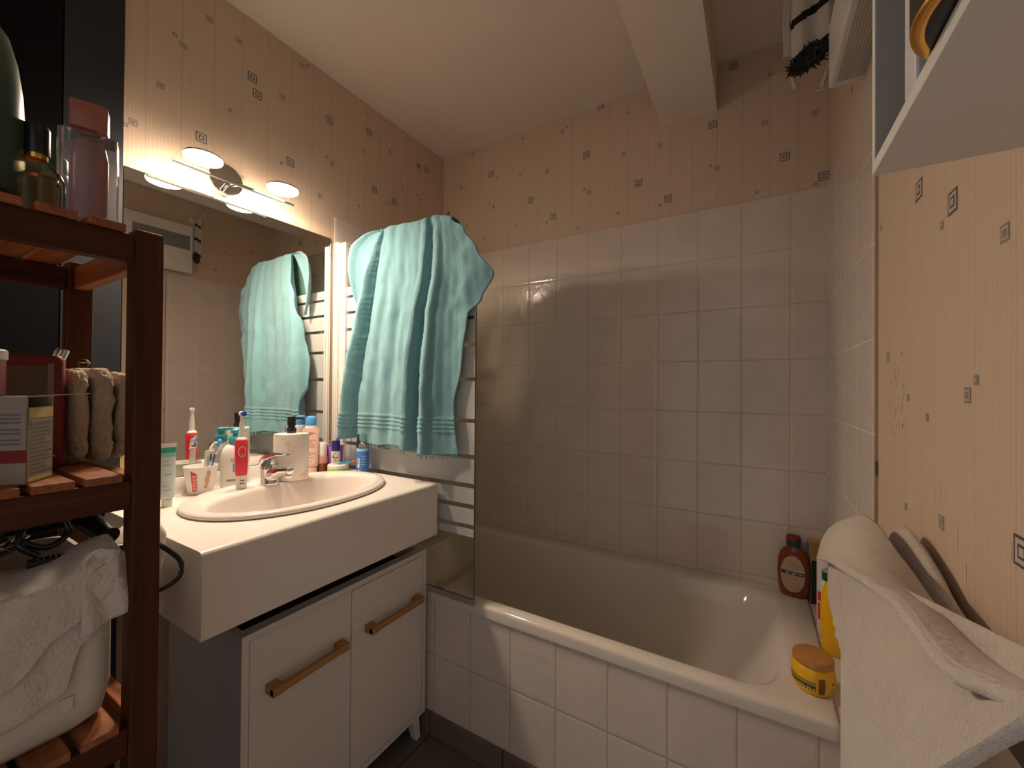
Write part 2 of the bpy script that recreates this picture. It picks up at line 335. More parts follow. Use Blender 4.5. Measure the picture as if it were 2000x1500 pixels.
struct(wr.build('wall_right', [m_paper_right, m_tile_right, m_sq_dark, m_sq_mid, m_sq_lite, m_paint, m_wear, m_wear2], smooth=False), 'right hand wall, tiled beside the bath and wallpapered with scuffs nearer the camera', 'wall')
wf = MB(); wf.box((-.08, -.28, 0), (.86, -.2, H)); wf.box((1.70, -.28, 0), (1.8, -.2, H)); wf.box((.86, -.28, 2.06), (1.70, -.2, H))
struct(wf.build('wall_front', [m_paint], smooth=False), 'wall with the doorway the photo is taken from', 'wall')
struct(MB().box((-.08, -.28, -.06), (W+.09, D+.08, 0)).build('floor', [m_floor], smooth=False), 'dark grey tiled floor', 'floor')
struct(MB().box((-.08, -.28, H), (W+.09, D+.08, H+.06)).build('ceiling', [m_ceil], smooth=False), 'plain off-white ceiling', 'ceiling')
struct(MB().box((1.161, -.2, 2.2955), (1.3676, D+.004, H)).build('trim_1', [m_ceil], smooth=False), 'boxed-in beam running under the ceiling', 'beam')
mb = MB()
for y0, y1 in ((-.2, -.095), (-.09, .0), (.005, .10), (.105, .2005), (.2025, .3005), (.3035, .4165)): mb.box((0, y0, 0), (.008, y1, H), 0 if y0 > .3 else 1)
mb.box((0, -.2, 0), (.003, .4165, H), 1)
struct(mb.build('trim_2', [m_panel, m_panel2], smooth=False), 'dark blue-grey boarded panel on the left wall beside the mirror', 'wall panel')
struct(MB().box((0, 1.0967, 0), (W, 1.1067, .079)).build('baseboard_bath', [m_plinth], smooth=False, bevel=.001), 'dark grey tile skirting along the foot of the bath front', 'baseboard')
struct(MB().box((0, 1.1067, 0), (W, 1.125, .4745)).build('wall_bath', [m_tile_front], smooth=False), 'tiled front panel of the bath', 'wall')
struct(MB().box((1.6555, 1.125, 0), (W, D-.002, .500)).build('trim_3', [m_tile_front], smooth=False), 'narrow tiled ledge between the bath and the right wall', 'ledge')

# ---------------------------------------------------------------- bath
t = thing('bathtub', 'white enamel bathtub behind the tiled front, partly seen through the glass screen', 'bathtub', (0.8, 1.43, 0))
mb = MB(); ox, oy = -.8, -1.43
L = [rrect(.002, 1.655, 1.1005, 1.757, .012, .474), rrect(.002, 1.655, 1.1005, 1.757, .012, .499), rrect(.004, 1.653, 1.1025, 1.756, .012, .506), rrect(.009, 1.648, 1.1075, 1.755, .014, .510),
     rrect(.075, 1.575, 1.140, 1.700, .11, .5105), rrect(.083, 1.565, 1.148, 1.692, .11, .507), rrect(.090, 1.553, 1.155, 1.685, .12, .496), rrect(.115, 1.505, 1.172, 1.668, .13, .40),
     rrect(.150, 1.43, 1.190, 1.650, .15, .26), rrect(.185, 1.34, 1.212, 1.628, .16, .165), rrect(.25, 1.24, 1.26, 1.58, .13, .135), rrect(.5, 1.0, 1.36, 1.48, .05, .125)]
mb.loft([[(x+ox, y+oy, z) for x, y, z in l] for l in L], False, True)
mb.build('tub_shell', m_enamel, t, ang=60)
mb = MB(); mb.lathe([(.001, .1262), (.026, .1262), (.028, .128), (.024, .130), (.004, .1305)], (-.55, 0, .0015), 24); mb.build('drain', m_chrome, t)

# ---------------------------------------------------------------- glass bath screen
t = thing('bath_screen', 'glass bath screen with frosted stripes standing on the bath rim, under the aqua towel', 'shower screen', (.38, 1.09, .52))
mb = MB(); x0, x1, z0, z1, R_ = .055, .7125, .5265, 1.785, .22
def screen_outline(y):
    o = [(x0, y, z0), (x1, y, z0)]
    for i in range(9):
        a = PI/2*i/8; o.append((x1-R_+R_*math.cos(a), y, z1-R_+R_*math.sin(a)))
    o.append((x0, y, z1)); return o
sh = lambda l: [(a-.38, b-1.09, c-.52) for a, b, c in l]
mb.loft([sh(screen_outline(1.087)), sh(screen_outline(1.093))])
for k, f in enumerate(mb.f):
    if len(f) == 4: mb.m[k] = 2
gaps = [(1.579, .010), (1.514, .011), (1.446, .012), (1.358, .012), (1.244, .013), (1.107, .013), (.989, .014), (.8945, .015), (.827, .0145), (.761, .0135)]
top = 1.6185
for zc, h in gaps + [(.722, .012)]:
    b = zc+h/2
    mb.add(sh([(x0, 1.0866, b), (x1-.001, 1.0866, b), (x1-.001, 1.0866, top), (x0, 1.0866, top)]), [(0, 1, 2, 3)], 1)
    top = zc-h/2
mb.build('glass_pane', [m_glass, m_frost, P('glass edge', (.12, .13, .10), .2)], t, smooth=False)
mb = MB(); mb.box((.001-.38, -.018, .0), (.034-.38, .018, 1.285)); mb.box((.006-.38, -.021, .0), (.013-.38, -.018, 1.285)); mb.box((.022-.38, -.021, 0), (.028-.38, -.018, 1.285))
mb.build('wall_profile', m_alu, t, smooth=False, bevel=.0015)
mb = MB(); mb.box((.0355-.38, -.014, .006), (.073-.38, .014, 1.28)); mb.box((.041-.38, -.0165, .006), (.047-.38, -.014, 1.28)); mb.box((.060-.38, -.0165, .006), (.066-.38, -.014, 1.28))
mb.build('pane_profile', m_alu, t, smooth=False, bevel=.0015)
mb = MB(); mb.lathe([(.0045, 0), (.004, .003), (.001, .004)], (.0195-.38, -.0205, 1.235), 14, T=Matrix.Rotation(PI/2, 4, 'X')); mb.build('screw', m_chrome, t)
mb = MB(); mb.box((x0-.38, -.005, -.012), (x1-.38, .005, .0065)); mb.build('seal', P('grey seal strip', (.30, .28, .25), .5), t, smooth=False)

# ---------------------------------------------------------------- aqua towel over the screen
def towel():
    t0 = thing('aqua_towel', 'aqua terry towel hung over the top of the glass bath screen', 'towel', (.38, 1.09, 1.0))
    NU, NV = 120, 330
    ztop = 1.801; zf = 1.012; zb = 1.45; rad = .014
    lf = ztop-zf; lb = ztop-zb; tot = lf+PI*rad*.6+lb
    prof = [(0, .022), (.03, .060), (.075, .074), (.10, .050), (.115, .004), (.15, .010), (.175, .034), (.24, .038), (.30, .026), (.38, .036), (.45, .024), (.53, .038), (.60, .044), (.65, .072), (.675, .070), (.695, .006), (.735, .002), (.75, .050), (.79, .062), (.84, .036), (.9, .022), (.96, .014), (1, .010)]
    mb = MB()
    def fn(u, v):
        s = v*tot
        if s < lf: z = zf+s; side = -1; h = (z-zf)/lf
        elif s < lf+PI*rad*.6: a = (s-lf)/(PI*rad*.6); z = ztop+.006*math.sin(PI*a); side = -math.cos(PI*a); h = 1
        else: z = ztop-(s-lf-PI*rad*.6); side = 1; h = 1
        # outline in x
        if side < 0:
            hz = (z-zf)/lf
            xl = interp([(0, .100), (.14, .136), (.38, .130), (.54, .170), (.74, .220), (.90, .268), (1, .292)], hz)
            xr = interp([(0, .668), (.10, .655), (.18, .648), (.37, .678), (.57, .700), (.63, .742), (.73, .782), (.84, .728), (.94, .675), (1, .625)], hz)
        else:
            k = (ztop-z)/lb
            xl = .292-.10*k; xr = .625+.07*k
        x = xl+(xr-xl)*u
        xls, xrs = .100+.13*h, .668-.015*h
        uf = u if side > -.5 else min(1, max(0, (x-xls)/(xrs-xls)))
        uf = uf*(1-.35*h)+u*.35*h
        fold = interp(prof, uf)
        amp = .16+.84*min(1, (1-h)*1.35)**.7 if side < 0 else .25
        if side < -.5: d = rad+fold*amp*(1.0)+.004
        else: d = (rad+.006)
        y = 1.09+side*d
        # the right corner swings past the glass edge
        if u > .86 and side < 0: y += .018*((u-.86)/.14)*(h > .55)*math.sin(min(1, max(0, (h-.55)/.3))*PI)
        wv = noise.noise(Vector((x*9, z*3, 3)))*.006+noise.noise(Vector((x*34+z*4, z*6, 7)))*.0034+noise.noise(Vector((x*22-z*9, z*13, 17)))*.0026-abs(noise.noise(Vector((x*15+z*7, z*5-x*6, 23))))*.006
        y += wv*(1 if side < 0 else .4)
        # top follows a slightly sagging line
        z += .004*math.sin(u*9)*(h if side < 0 else 1) - .022*max(0, (u-.72)/.28)**1.3*(h**2)
        if side < 0 and h < .06: z += -.022*u**2+.006*math.sin(u*14)
        zz = (z-zf)
        for c in (.058, .072, .086, .10):
            if abs(zz-c) < .0048 and side < 0: y -= .0040*math.cos((zz-c)/.0048*PI/2)
        return (x-.38, y-1.09, z-1.0)
    mb.grid(fn, NU, NV)
    o = mb.build('towel_cloth', m_teal, t0, solid=.005, ang=180)
    # rolled-over corner at the upper left
    mb = MB()
    PL = [(.285, 1.078, 1.806), (.205, 1.060, 1.797), (.150, 1.050, 1.762), (.132, 1.048, 1.70), (.138, 1.050, 1.63), (.155, 1.055, 1.57), (.178, 1.060, 1.52)]
    PR = [(.32, 1.080, 1.806), (.27, 1.072, 1.782), (.232, 1.073, 1.72), (.208, 1.075, 1.66), (.195, 1.075, 1.61), (.188, 1.072, 1.56), (.184, 1.066, 1.52)]
    mb.grid(lambda u, v: tuple(lerp_path(PL, v).lerp(lerp_path(PR, v), u)+Vector((0, .014*math.sin(PI*u)*math.sin(PI*min(1, v*1.1))-.006*(u < .2), .003*math.sin(v*20)))-Vector((.38, 1.09, 1.0))), 14, 40)
    mb.build('turned_corner', m_teal, t0, solid=.005, ang=180)
    # fringe along the lower hem
    mb = MB()
    for i in range(64):
        u = .015+.97*i/63; p = Vector(fn(u, 0))
        mb.tube([p+Vector((0, 0, .002)), p+Vector((.0012*math.sin(i*1.7), -.0006, -.006)), p+Vector((.002*math.sin(i*2.3), 0, -.013))], .0019, 5)
    mb.build('fringe', m_teal, t0)['kind'] = 'stuff'
towel()

# ---------------------------------------------------------------- mirror and lamp
mb = MB(); mb.box((.0005, .4185, .9405), (.0055, 1.0577, 1.8185)); mb.add([(.0058, .4195, .9415), (.0058, 1.0567, .9415), (.0058, 1.0567, 1.8175), (.0058, .4195, 1.8175)], [(0, 1, 2, 3)], 1)
tag(mb.build('mirror', [m_clear, m_mirror], smooth=False), 'large frameless mirror on the left wall above the washbasin', 'mirror')
t = thing('mirror_lamp', 'chrome bar lamp with two round lit heads above the mirror', 'lamp', (0, .667, 1.885))
RY = Matrix.Rotation(PI/2, 4, 'Y')
mb = MB(); mb.lathe([(.050, .0005), (.050, .018), (.047, .021), (.001, .0212)], (0, 0, 0), 40, T=RY); mb.build('wall_plate', m_chrome, t)
mb = MB(); mb.tube([(.02, .0, -.012), (.06, 0, -.026), (.09, 0, -.031)], .007, 12); mb.build('stem', m_chrome, t)
mb = MB(); mb.tube([(.092, -.172, -.037), (.092, .178, -.033)], .0055, 14); mb.build('bar', m_chrome, t)
for yy in (.553, .782):
    y = yy-.667; zc = 1.8665-1.885+(yy-.553)*.03
    mb = MB(); mb.lathe([(.0015, .0062), (.042, .0075), (.0462, .0060), (.0475, .003), (.0475, -.0005)], (.136, y, zc), 40); h = mb.build('lamp_head', m_chrome, t)
    mb = MB(); mb.lathe([(.001, -.0085), (.024, -.0075), (.040, -.0070), (.0450, -.005), (.0463, -.0028), (.0463, .0)], (.136, y, zc), 40, cap1=False); mb.build('diffuser', m_light, h)
    h['label'] = 'chrome backed round lamp head'

# ---------------------------------------------------------------- worktop, basin, tap, cabinet
t = thing('worktop', 'thick white worktop with rounded front edge holding the basin', 'worktop', (.29, .72, .8935))
BX, BY, BA, BB = .301, .736, .213, .282
mb = MB(); x0, x1, y0, y1, zt, zb = .0085, .5774, .3800, 1.0635, .8935, .7219
# top with the basin opening, rounded front nose, apron, raised back ledge
n = 64; outer = []
for i in range(n):
    a = 2*PI*i/n; c, s_ = math.cos(a), math.sin(a)
    xs_, ys_ = x1-.012, y1
    k = min(((xs_-BX) if c > 0 else (BX-x0))/abs(c) if abs(c) > 1e-6 else 9, ((y1-BY) if s_ > 0 else (BY-y0))/abs(s_) if abs(s_) > 1e-6 else 9)
    outer.append((BX+k*c, BY+k*s_, zt))
cors = [(x1-.012, y1), (x0, y1), (x0, y0), (x1-.012, y0)]
for cx, cy in cors:
    i = min(range(n), key=lambda q: abs(math.atan2(math.sin(math.atan2(cy-BY, cx-BX)-2*PI*q/n), math.cos(math.atan2(cy-BY, cx-BX)-2*PI*q/n)))); outer[i] = (cx, cy, zt)
inn = ellipse(BX, BY, BA-.012, BB-.012, zt, n)
inn2 = ellipse(BX, BY, BA-.012, BB-.012, zt-.03, n)
mb.loft([outer, inn, inn2], False, False)
nose = [(x1-.012, zt)]
for i in range(1, 7):
    a = PI/2*i/6; nose.append((x1-.012+.012*math.sin(a), zt-.012+.012*math.cos(a)))
nose += [(x1, zb), (x1-.018, zb), (x1-.018, zb+.1)]
mb.loft([[(x, y, z) for (x, z) in nose] for y in (y0, y1)], False, False)
mb.v = [(a-.29, b-.72, c-.8935) for a, b, c in mb.v]
# loft() closes the nose loop with one hidden inner face
mb.build('top', m_counter, t, ang=50)
mb = MB(); o_ = (-.29, -.72, -.8935)
led = [(.0088, .8925), (.0088, .939), (.0095, .9402), (.0118, .9402), (.0132, .938), (.0136, .905), (.0142, .899), (.0168, .8937), (.0168, .8925)]
mb.loft([[(x-.29, y-.72, z-.8935) for x, z in led] for y in (y0+.0004, y1)]); mb.build('back_ledge', m_counter, t, ang=60)
mb = MB()
end = [(x0, zt-.0003), (x1-.012, zt-.0003)] + [(x1-.012+.0118*math.sin(PI/2*i/6), zt-.012+.0118*math.cos(PI/2*i/6)) for i in range(1, 7)] + [(x1-.0002, zb), (x0, zb)]
mb.loft([[(x-.29, y-.72, z-.8935) for x, z in end] for y in (y0-.0006, y0+.018)]); e = mb.build('end_panel', m_counter_end, t, smooth=False); e['label'] = 'end panel with cool light in its colour'
mb = MB(); mb.loft([[(x-.29, y-.72, z-.8935) for x, z in end] for y in (y1-.018, y1+.0004)]); mb.build('end_panel', m_counter, t, smooth=False)

t = thing('washbasin', 'oval pinkish white washbasin set into the worktop', 'washbasin', (BX, BY, .8935))
mb = MB(); el = lambda a, b, z, dx=0: ellipse(dx, 0, a, b, z, 72, .94)
mb.loft([el(BA-.006, BB-.006, .0003), el(BA, BB, .003), el(BA+.001, BB+.001, .008), el(BA-.003, BB-.003, .0125), el(BA-.010, BB-.010, .0150), el(BA-.024, BB-.024, .0150, .002),
         el(.147, .247, .0135, .036), el(.141, .240, .0095, .036), el(.137, .236, .002, .036), el(.128, .222, -.04, .034), el(.112, .194, -.085, .030), el(.085, .14, -.115, .020), el(.045, .06, -.128, .008), el(.022, .022, -.130, .0)], False, False)
mb.build('bowl', m_porc, t, ang=80)
mb = MB(); mb.lathe([(.024, -.1305), (.024, -.127), (.020, -.1255), (.001, -.1245)], (0, 0, 0), 24); mb.build('drain', m_chrome, t)

t = thing('mixer_tap', 'chrome single-lever mixer tap at the back of the basin', 'tap', (.178, .727, .9082), math.radians(8))
mb = MB(); mb.lathe([(.0265, 0), (.0268, .004), (.0250, .009), (.0245, .03), (.0262, .046), (.0275, .053), (.024, .058), (.001, .059)], (0, 0, 0), 32)
def sq(p, d, w_, h_):
    d = Vector(d).normalized(); a = Vector((0, 1, 0)); b = a.cross(d).normalized()
    return [tuple(Vector(p)+a*w_*math.copysign(abs(math.cos(2*PI*i/24))**.75, math.cos(2*PI*i/24))+b*h_*math.copysign(abs(math.sin(2*PI*i/24))**.75, math.sin(2*PI*i/24))) for i in range(24)]
mb.loft([sq((.0, 0, .030), (1, 0, .3), .0235, .024), sq((.03, 0, .037), (1, 0, .28), .0215, .019), sq((.055, 0, .044), (1, 0, .2), .0165, .0135), sq((.07, 0, .047), (1, 0, .1), .0125, .0115), sq((.078, 0, .0478), (1, 0, 0), .0118, .011), sq((.092, 0, .0478), (1, 0, 0), .0118, .011), sq((.095, 0, .0478), (1, 0, 0), .009, .008)])
mb.build('tap_body', m_chrome, t, ang=50)
mb = MB(); mb.lathe([(.0095, -.010), (.0100, .0), (.009, .004)], (.083, 0, .036), 18); mb.build('aerator', m_chrome, t)
mb = MB()
pl = [(-.024, 0, .050), (-.0215, 0, .064), (-.008, 0, .080), (.018, 0, .091), (.045, 0, .0955), (.070, 0, .0965), (.078, 0, .0965)]
dl = [(.15, 0, 1), (.5, 0, 1), (1, 0, .9), (1, 0, .3), (1, 0, .12), (1, 0, 0), (1, 0, 0)]
ws = [(.016, .004), (.022, .008), (.0235, .0125), (.020, .0105), (.0155, .0065), (.012, .004), (.008, .002)]
mb.loft([sq(p, d, a, b) for p, d, (a, b) in zip(pl, dl, ws)]); mb.build('lever', m_chrome, t, ang=60)

t = thing('base_cabinet', 'white two-door cabinet on splayed legs under the worktop', 'cabinet', (.32, .785, 0))
cx0, cx1, cy0, cy1, cz0, cz1 = .14, .510, .4868, 1.0862, .088, .652
mb = MB(); q = lambda lo, hi, mi=0: mb.box((lo[0]-.32, lo[1]-.785, lo[2]), (hi[0]-.32, hi[1]-.785, hi[2]), mi)
q((cx0, cy0, cz0), (cx1, cy0+.016, cz1)); q((cx0, cy1-.016, cz0), (cx1, cy1, cz1)); q((cx0, cy0+.016, cz0), (cx1, cy1-.016, cz0+.016)); q((cx1-.03, cy0+.016, cz1-.016), (cx1, cy1-.016, cz1))
q((cx0, cy0+.016, cz0), (cx0+.01, cy1-.016, cz1)); q((cx0+.01, cy0+.016, cz1-.06), (cx1-.03, cy1-.016, cz1-.05), 1)
mb.add([(cx0-.32, cy0-.0006-.785, cz0), (cx1-.32-.0008, cy0-.0006-.785, cz0), (cx1-.32-.0008, cy0-.0006-.785, cz1-.0005), (cx0-.32, cy0-.0006-.785, cz1-.0005)], [(0, 1, 2, 3)], 2)  # darker sheet over the near side stands in for shade
mb.build('body', [m_white, m_black_in, m_shade_side], t, smooth=False)
ym = .7795
for a, b, dx in ((cy0+.0185, ym-.001, -.0025), (ym+.001, cy1-.0185, .0)):
    mb = MB(); mb.box((cx1-.018-.32+dx, a-.785, cz0+.0185), (cx1-.32+dx, b-.785, cz1-.0185)); d = mb.build('door', m_white, t, smooth=False, bevel=.0012)
    m0, m1 = (a+.035, b-.030) if a < .6 else (ym+.044, cy1-.044)
    zc = .505; hx = cx1-.32+dx
    mb = MB(); r2 = .0085
    mb.box((hx+.020, m0-.785, zc-r2), (hx+.035, m1-.785, zc+r2)); mb.box((hx-.0005, m0-.785, zc-.0105), (hx+.0345, m0+.026-.785, zc+.0105)); mb.box((hx-.0005, m1-.026-.785, zc-.0105), (hx+.0345, m1-.785, zc+.0105))
    hn = mb.build('handle', m_oak, d, smooth=False, bevel=.0015); hn['label'] = 'oak bow handle'
for lx, ly in ((.475, cy0+.03), (.475, cy1-.03), (.18, cy0+.03), (.18, cy1-.03)):
    sx = .012 if lx > .3 else -.012; sy = -.018 if ly < .7 else .010
    mb = MB(); mb.loft([[(lx+dx*(.018 if k == 0 else .012)+(0 if k == 0 else sx)-.32, ly+dy*(.018 if k == 0 else .010)+(0 if k == 0 else sy)-.785, z) for dx, dy in ((-1, -1), (1, -1), (1, 1), (-1, 1))] for k, z in ((0, cz0), (1, 0))])
    mb.build('leg', m_white, t, smooth=False, bevel=.001)

# ---------------------------------------------------------------- toiletries on the worktop
ZC = .8937
def bars(mb, rx, ry, a0, a1, z0, z1, rows, mi, off=.0006, seed=1, h=.35, c=(0, 0)):
    rnd = random.Random(seed)
    for k in range(rows):
        z = z1-(z1-z0)*(k+.5)/rows; hh = (z1-z0)/rows*h/2; e = a0+(a1-a0)*(.6+.4*rnd.random())
        mb.patch(rx, ry, a0, e, z-hh, z+hh, off, 6, mi, c)
# toothpaste tube standing on its cap
def squeeze_tube(name, label, loc, rz, w_, hgt, cap_h, mbody, mcap, bands=(), lines_=None, cat='tube', capr=.6):
    t = thing(name, label, cat, loc, rz)
    mb = MB(); mb.lathe([(.001, 0), (w_*capr, .0), (w_*capr*1.03, cap_h*.5), (w_*capr, cap_h), (.001, cap_h)], (0, 0, 0), 24); mb.build('cap', mcap, t)
    def sec(z):
        k = (z-cap_h)/(hgt-cap_h); k = max(0, min(1, k)); kk = k**.8
        return (w_*(.88+.12*k), w_*(.62*(1-kk)+.035))
    mb = MB(); zs = [cap_h, cap_h+.004]+[cap_h+.004+(hgt-cap_h-.004)*i/10 for i in range(1, 11)]
    lp = []
    for i, z in enumerate(zs):
        b, a = sec(z)
        if i == 0: b *= .7; a *= .7
        lp.append([(a*math.cos(2*PI*j/28), b*math.sin(2*PI*j/28), z) for j in range(28)])
    mb.loft(lp)
    for z0, z1, mi in bands:
        n = 16; A = [-PI/2+PI*j/n for j in range(n+1)]
        v = []
        for z in (z0, z1):
            b, a = sec(z); v += [((a+.0005)*math.cos(q), (b+.0005)*math.sin(q), z) for q in A]
        mb.add(v, [(j, j+1, n+2+j, n+1+j) for j in range(n)], mi)
    if lines_:
        rnd = random.Random(7)
        for z, ww, mi in lines_:
            b, a = sec(z); yy = b*.62
            A = [math.asin(max(-.95, min(.95, -.62))), math.asin(max(-.95, min(.95, -.62+1.24*ww)))]
            n = 6; v = []
            for zz in (z-.0012, z+.0012):
                v += [((a+.0007)*math.cos(A[0]+(A[1]-A[0])*j/n), (b+.0005)*math.sin(A[0]+(A[1]-A[0])*j/n), zz) for j in range(n+1)]
            mb.add(v, [(j, j+1, n+2+j, n+1+j) for j in range(n)], mi)
    mb.build('tube_body', mbody, t, ang=60)
    return t
x, y = .150, .474
squeeze_tube('toothpaste_tube', 'tall pale tube with green bands standing on its cap beside the dark wooden shelf', (x, y, ZC), face_cam(x, y)+.25, .0185, .168, .020, [m_paleteal, m_teal_print, m_mint, m_white, m_ltblue], m_wplastic,
             [(.1575, .1678, 3), (.143, .156, 1), (.132, .143, 2)], [(.12, .5, 4), (.11, .7, 4), (.085, .9, 4), (.055, .6, 4), (.045, .8, 4)])
x, y = .115, .449
squeeze_tube('yellow_tube', 'yellow and green tube mostly hidden behind the wooden shelf post', (x, y, ZC), face_cam(x, y), .014, .105, .012, [m_paleyel, m_dgreen], m_wplastic, [(.0, .05, 1)])
x, y = .074, .934
squeeze_tube('pink_tube', 'pale pink cream tube standing on a white cap, right of the marble dispenser', (x, y, ZC), face_cam(x, y), .0285, .166, .022, [m_pinkt, m_orangep], m_pinkt,
             [], [(.150, .7, 1), (.146, .9, 1), (.142, .6, 1), (.122, .95, 1), (.115, .6, 1), (.106, .85, 1), (.097, .9, 1), (.074, .9, 1), (.067, .5, 1), (.058, .7, 1), (.045, .6, 1)], capr=.74)

# cup with toothbrushes
x, y = .060, .588
t = thing('tooth_mug', 'white toothbrush cup with a red label, left of the pump bottle', 'cup', (x, y, ZC), face_cam(x, y))
prof = [(.0305, 0), (.0312, .002), (.043, .080), (.0437, .0815), (.0420, .0818), (.0405, .079), (.0295, .004), (.001, .0035)]
mb = MB(); mb.lathe(prof, (0, 0, 0), 40); mb.build('cup_body', m_wplastic, t)
rc = lambda z: .0309+(.0430-.0309)*z/.080
mb = MB()
def on_cup(a, z, off): r = rc(z)+off; return (r*math.cos(a), r*math.sin(a), z)
n = 8; a0, a1 = -.62, -.24
v = [on_cup(a0+(a1-a0)*j/n, .010+.002*j/n, .0004) for j in range(n+1)]+[on_cup(a0+(a1-a0)*j/n, .072-.016*(1-abs(1-2*(j/n)))*0-.010*(j/n), .0004) for j in range(n+1)]
mb.add(v, [(j, j+1, n+2+j, n+1+j) for j in range(n)], 0)
lab = mb.build('red_label', [m_redprint], t, smooth=False)
cu = bpy.data.curves.new('elmex', 'FONT'); cu.body = 'elmex'; cu.align_x = 'CENTER'; cu.align_y = 'CENTER'; cu.size = .0205
to = bpy.data.objects.new('lettering', cu); S.collection.objects.link(to)
bpy.context.view_layer.update()
me = bpy.data.meshes.new_from_object(to.evaluated_get(bpy.context.evaluated_depsgraph_get()))
bpy.data.objects.remove(to)
for vv in me.vertices:      # reads upwards along the label
    px, py = vv.co.x, vv.co.y; z = .0375+px*.92; a = -.43-py/.0365*1.0
    vv.co = on_cup(a, z, .0015)
me.materials.clear(); me.materials.append(m_wplastic)
lo = bpy.data.objects.new('lettering', me); S.collection.objects.link(lo); lo.parent = lab
mb = MB()
for a, z, wa, h, mi in ((.48, .058, .16, .012, 0), (.42, .066, .07, .006, 0), (.56, .062, .06, .006, 1), (.46, .040, .12, .010, 2), (.40, .032, .10, .008, 2), (.30, .044, .05, .008, 0), (.34, .022, .12, .004, 3)):
    mb.add([on_cup(a+wa*math.cos(2*PI*j/10), z+h*math.sin(2*PI*j/10), .0004+.0001*mi) for j in range(10)], [tuple(range(10))], mi)
mb.build('print', [P('pale grey print', (.50, .42, .40)), P('rose print', (.55, .30, .28)), P('ochre print', (.72, .36, .06)), m_tan], t, smooth=False)
def toothbrush(name, label, base, tip, bend, mh, mhead, head_l=.026, r=.0042):
    t = thing(name, label, 'toothbrush', base)
    d = Vector(tip)-Vector(base); ln = d.length; d.normalize()
    side = Vector(bend)
    pts = [d*ln*k+side*math.sin(k*PI)*.006 for k in (0, .15, .35, .55, .7, .8)]
    mb = MB(); mb.tube(pts, [r*.8, r*1.25, r*1.15, r*.9, r*.65, r*.6], 12); mb.build('handle', mh, t)
    mb = MB(); c0, c1 = d*ln*.8, d*ln
    a = d.cross(Vector((0, 0, 1)).cross(d)).normalized(); 
    mb.tube([c0-d*.002, c0+d*.004, (c0+c1)/2, c1-d*.003, c1], [r*.6, r*1.3, r*1.5, r*1.2, r*.5], 12); hd = mb.build('brush_head', mhead, t)
    mb = MB(); nrm = Vector((side.x, side.y, 0)).normalized()*-1 if side.length else Vector((1, 0, 0))
    sd = d.cross(nrm).normalized()
    for i in range(6):
        for j in range(3):
            p = c0+d*(.005+.0036*i)+sd*.003*(j-1); mb.tube([p+nrm*r, p+nrm*(r+.009)], .0014, 6)
    mb.build('bristles', m_wplastic, hd)
toothbrush('toothbrush', 'blue toothbrush standing in the white cup', (.050, .583, ZC+.006), (.086, .628, ZC+.158), (.4, .9, 0), m_blue, m_sky)
toothbrush('toothbrush', 'white toothbrush with clear head in the white cup', (.074, .579, ZC+.006), (.078, .626, ZC+.140), (-.8, .5, 0), m_wplastic, m_clear)
# small white tube in the cup
t = thing('mini_tube', 'small white printed tube sticking out of the white cup', 'tube', (.056, .602, ZC+.006), face_cam(.056, .60)-.2)
mb = MB(); mb.loft([[((.004 if k else .010)*math.cos(2*PI*j/20), (.0125 if k else .009)*math.sin(2*PI*j/20)+.010*k, z) for j in range(20)] for k, z in ((0, 0), (.6, .05), (1, .118))])
mb.build('tube_body', m_wplastic, t)
mb = MB(); mb.box((.0052, .004, .072), (.0058, .011, .100)); mb.box((.0053, .012, .082), (.0060, .016, .108), 1); mb.build('print', [m_ltblue, m_ink], t, smooth=False)

# white pump lotion bottle
x, y = .052, .686
t = thing('pump_bottle', 'white lotion bottle with an aqua pump, behind the red electric toothbrush', 'bottle', (x, y, ZC), face_cam(x, y)+.25)
mb = MB()
prof = [(.90, 0), (.98, .004), (1, .012), (1, .085), (.97, .105), (.86, .120), (.66, .131), (.40, .137), (.36, .139)]
mb.lathe([(r*.040, z) for r, z in prof], (0, 0, 0), 44, rx=.62, ry=1)
rx, ry = .040*.62, .040
mb.patch(rx, ry, -.30, .30, .048, .075, .0006, 8, 1); mb.patch(rx, ry, -.75, .3, .020, .026, .0006, 8, 2); mb.patch(rx, ry, -.05, .12, .098, .104, .0006, 5, 3)
bars(mb, rx, ry, -.45, .25, .080, .092, 3, 4, seed=3)
mb.build('bottle_body', [m_wplastic, m_sky, P('olive print', (.22, .32, .16)), m_ink, m_text], t, ang=60)
mb = MB(); mb.lathe([(.018, .137), (.0185, .139), (.0180, .156), (.0165, .159), (.001, .1592)], (0, 0, 0), 28); mb.lathe([(.0075, .158), (.0075, .172)], (0, 0, 0), 16)
mb.lathe([(.0125, .170), (.0125, .180), (.010, .1825), (.001, .183)], (0, 0, 0), 22); mb.tube([(0, 0, .1775), (-.012, .022, .178), (-.017, .034, .175)], [.006, .005, .004], 10)
mb.build('pump', m_aqua, t)

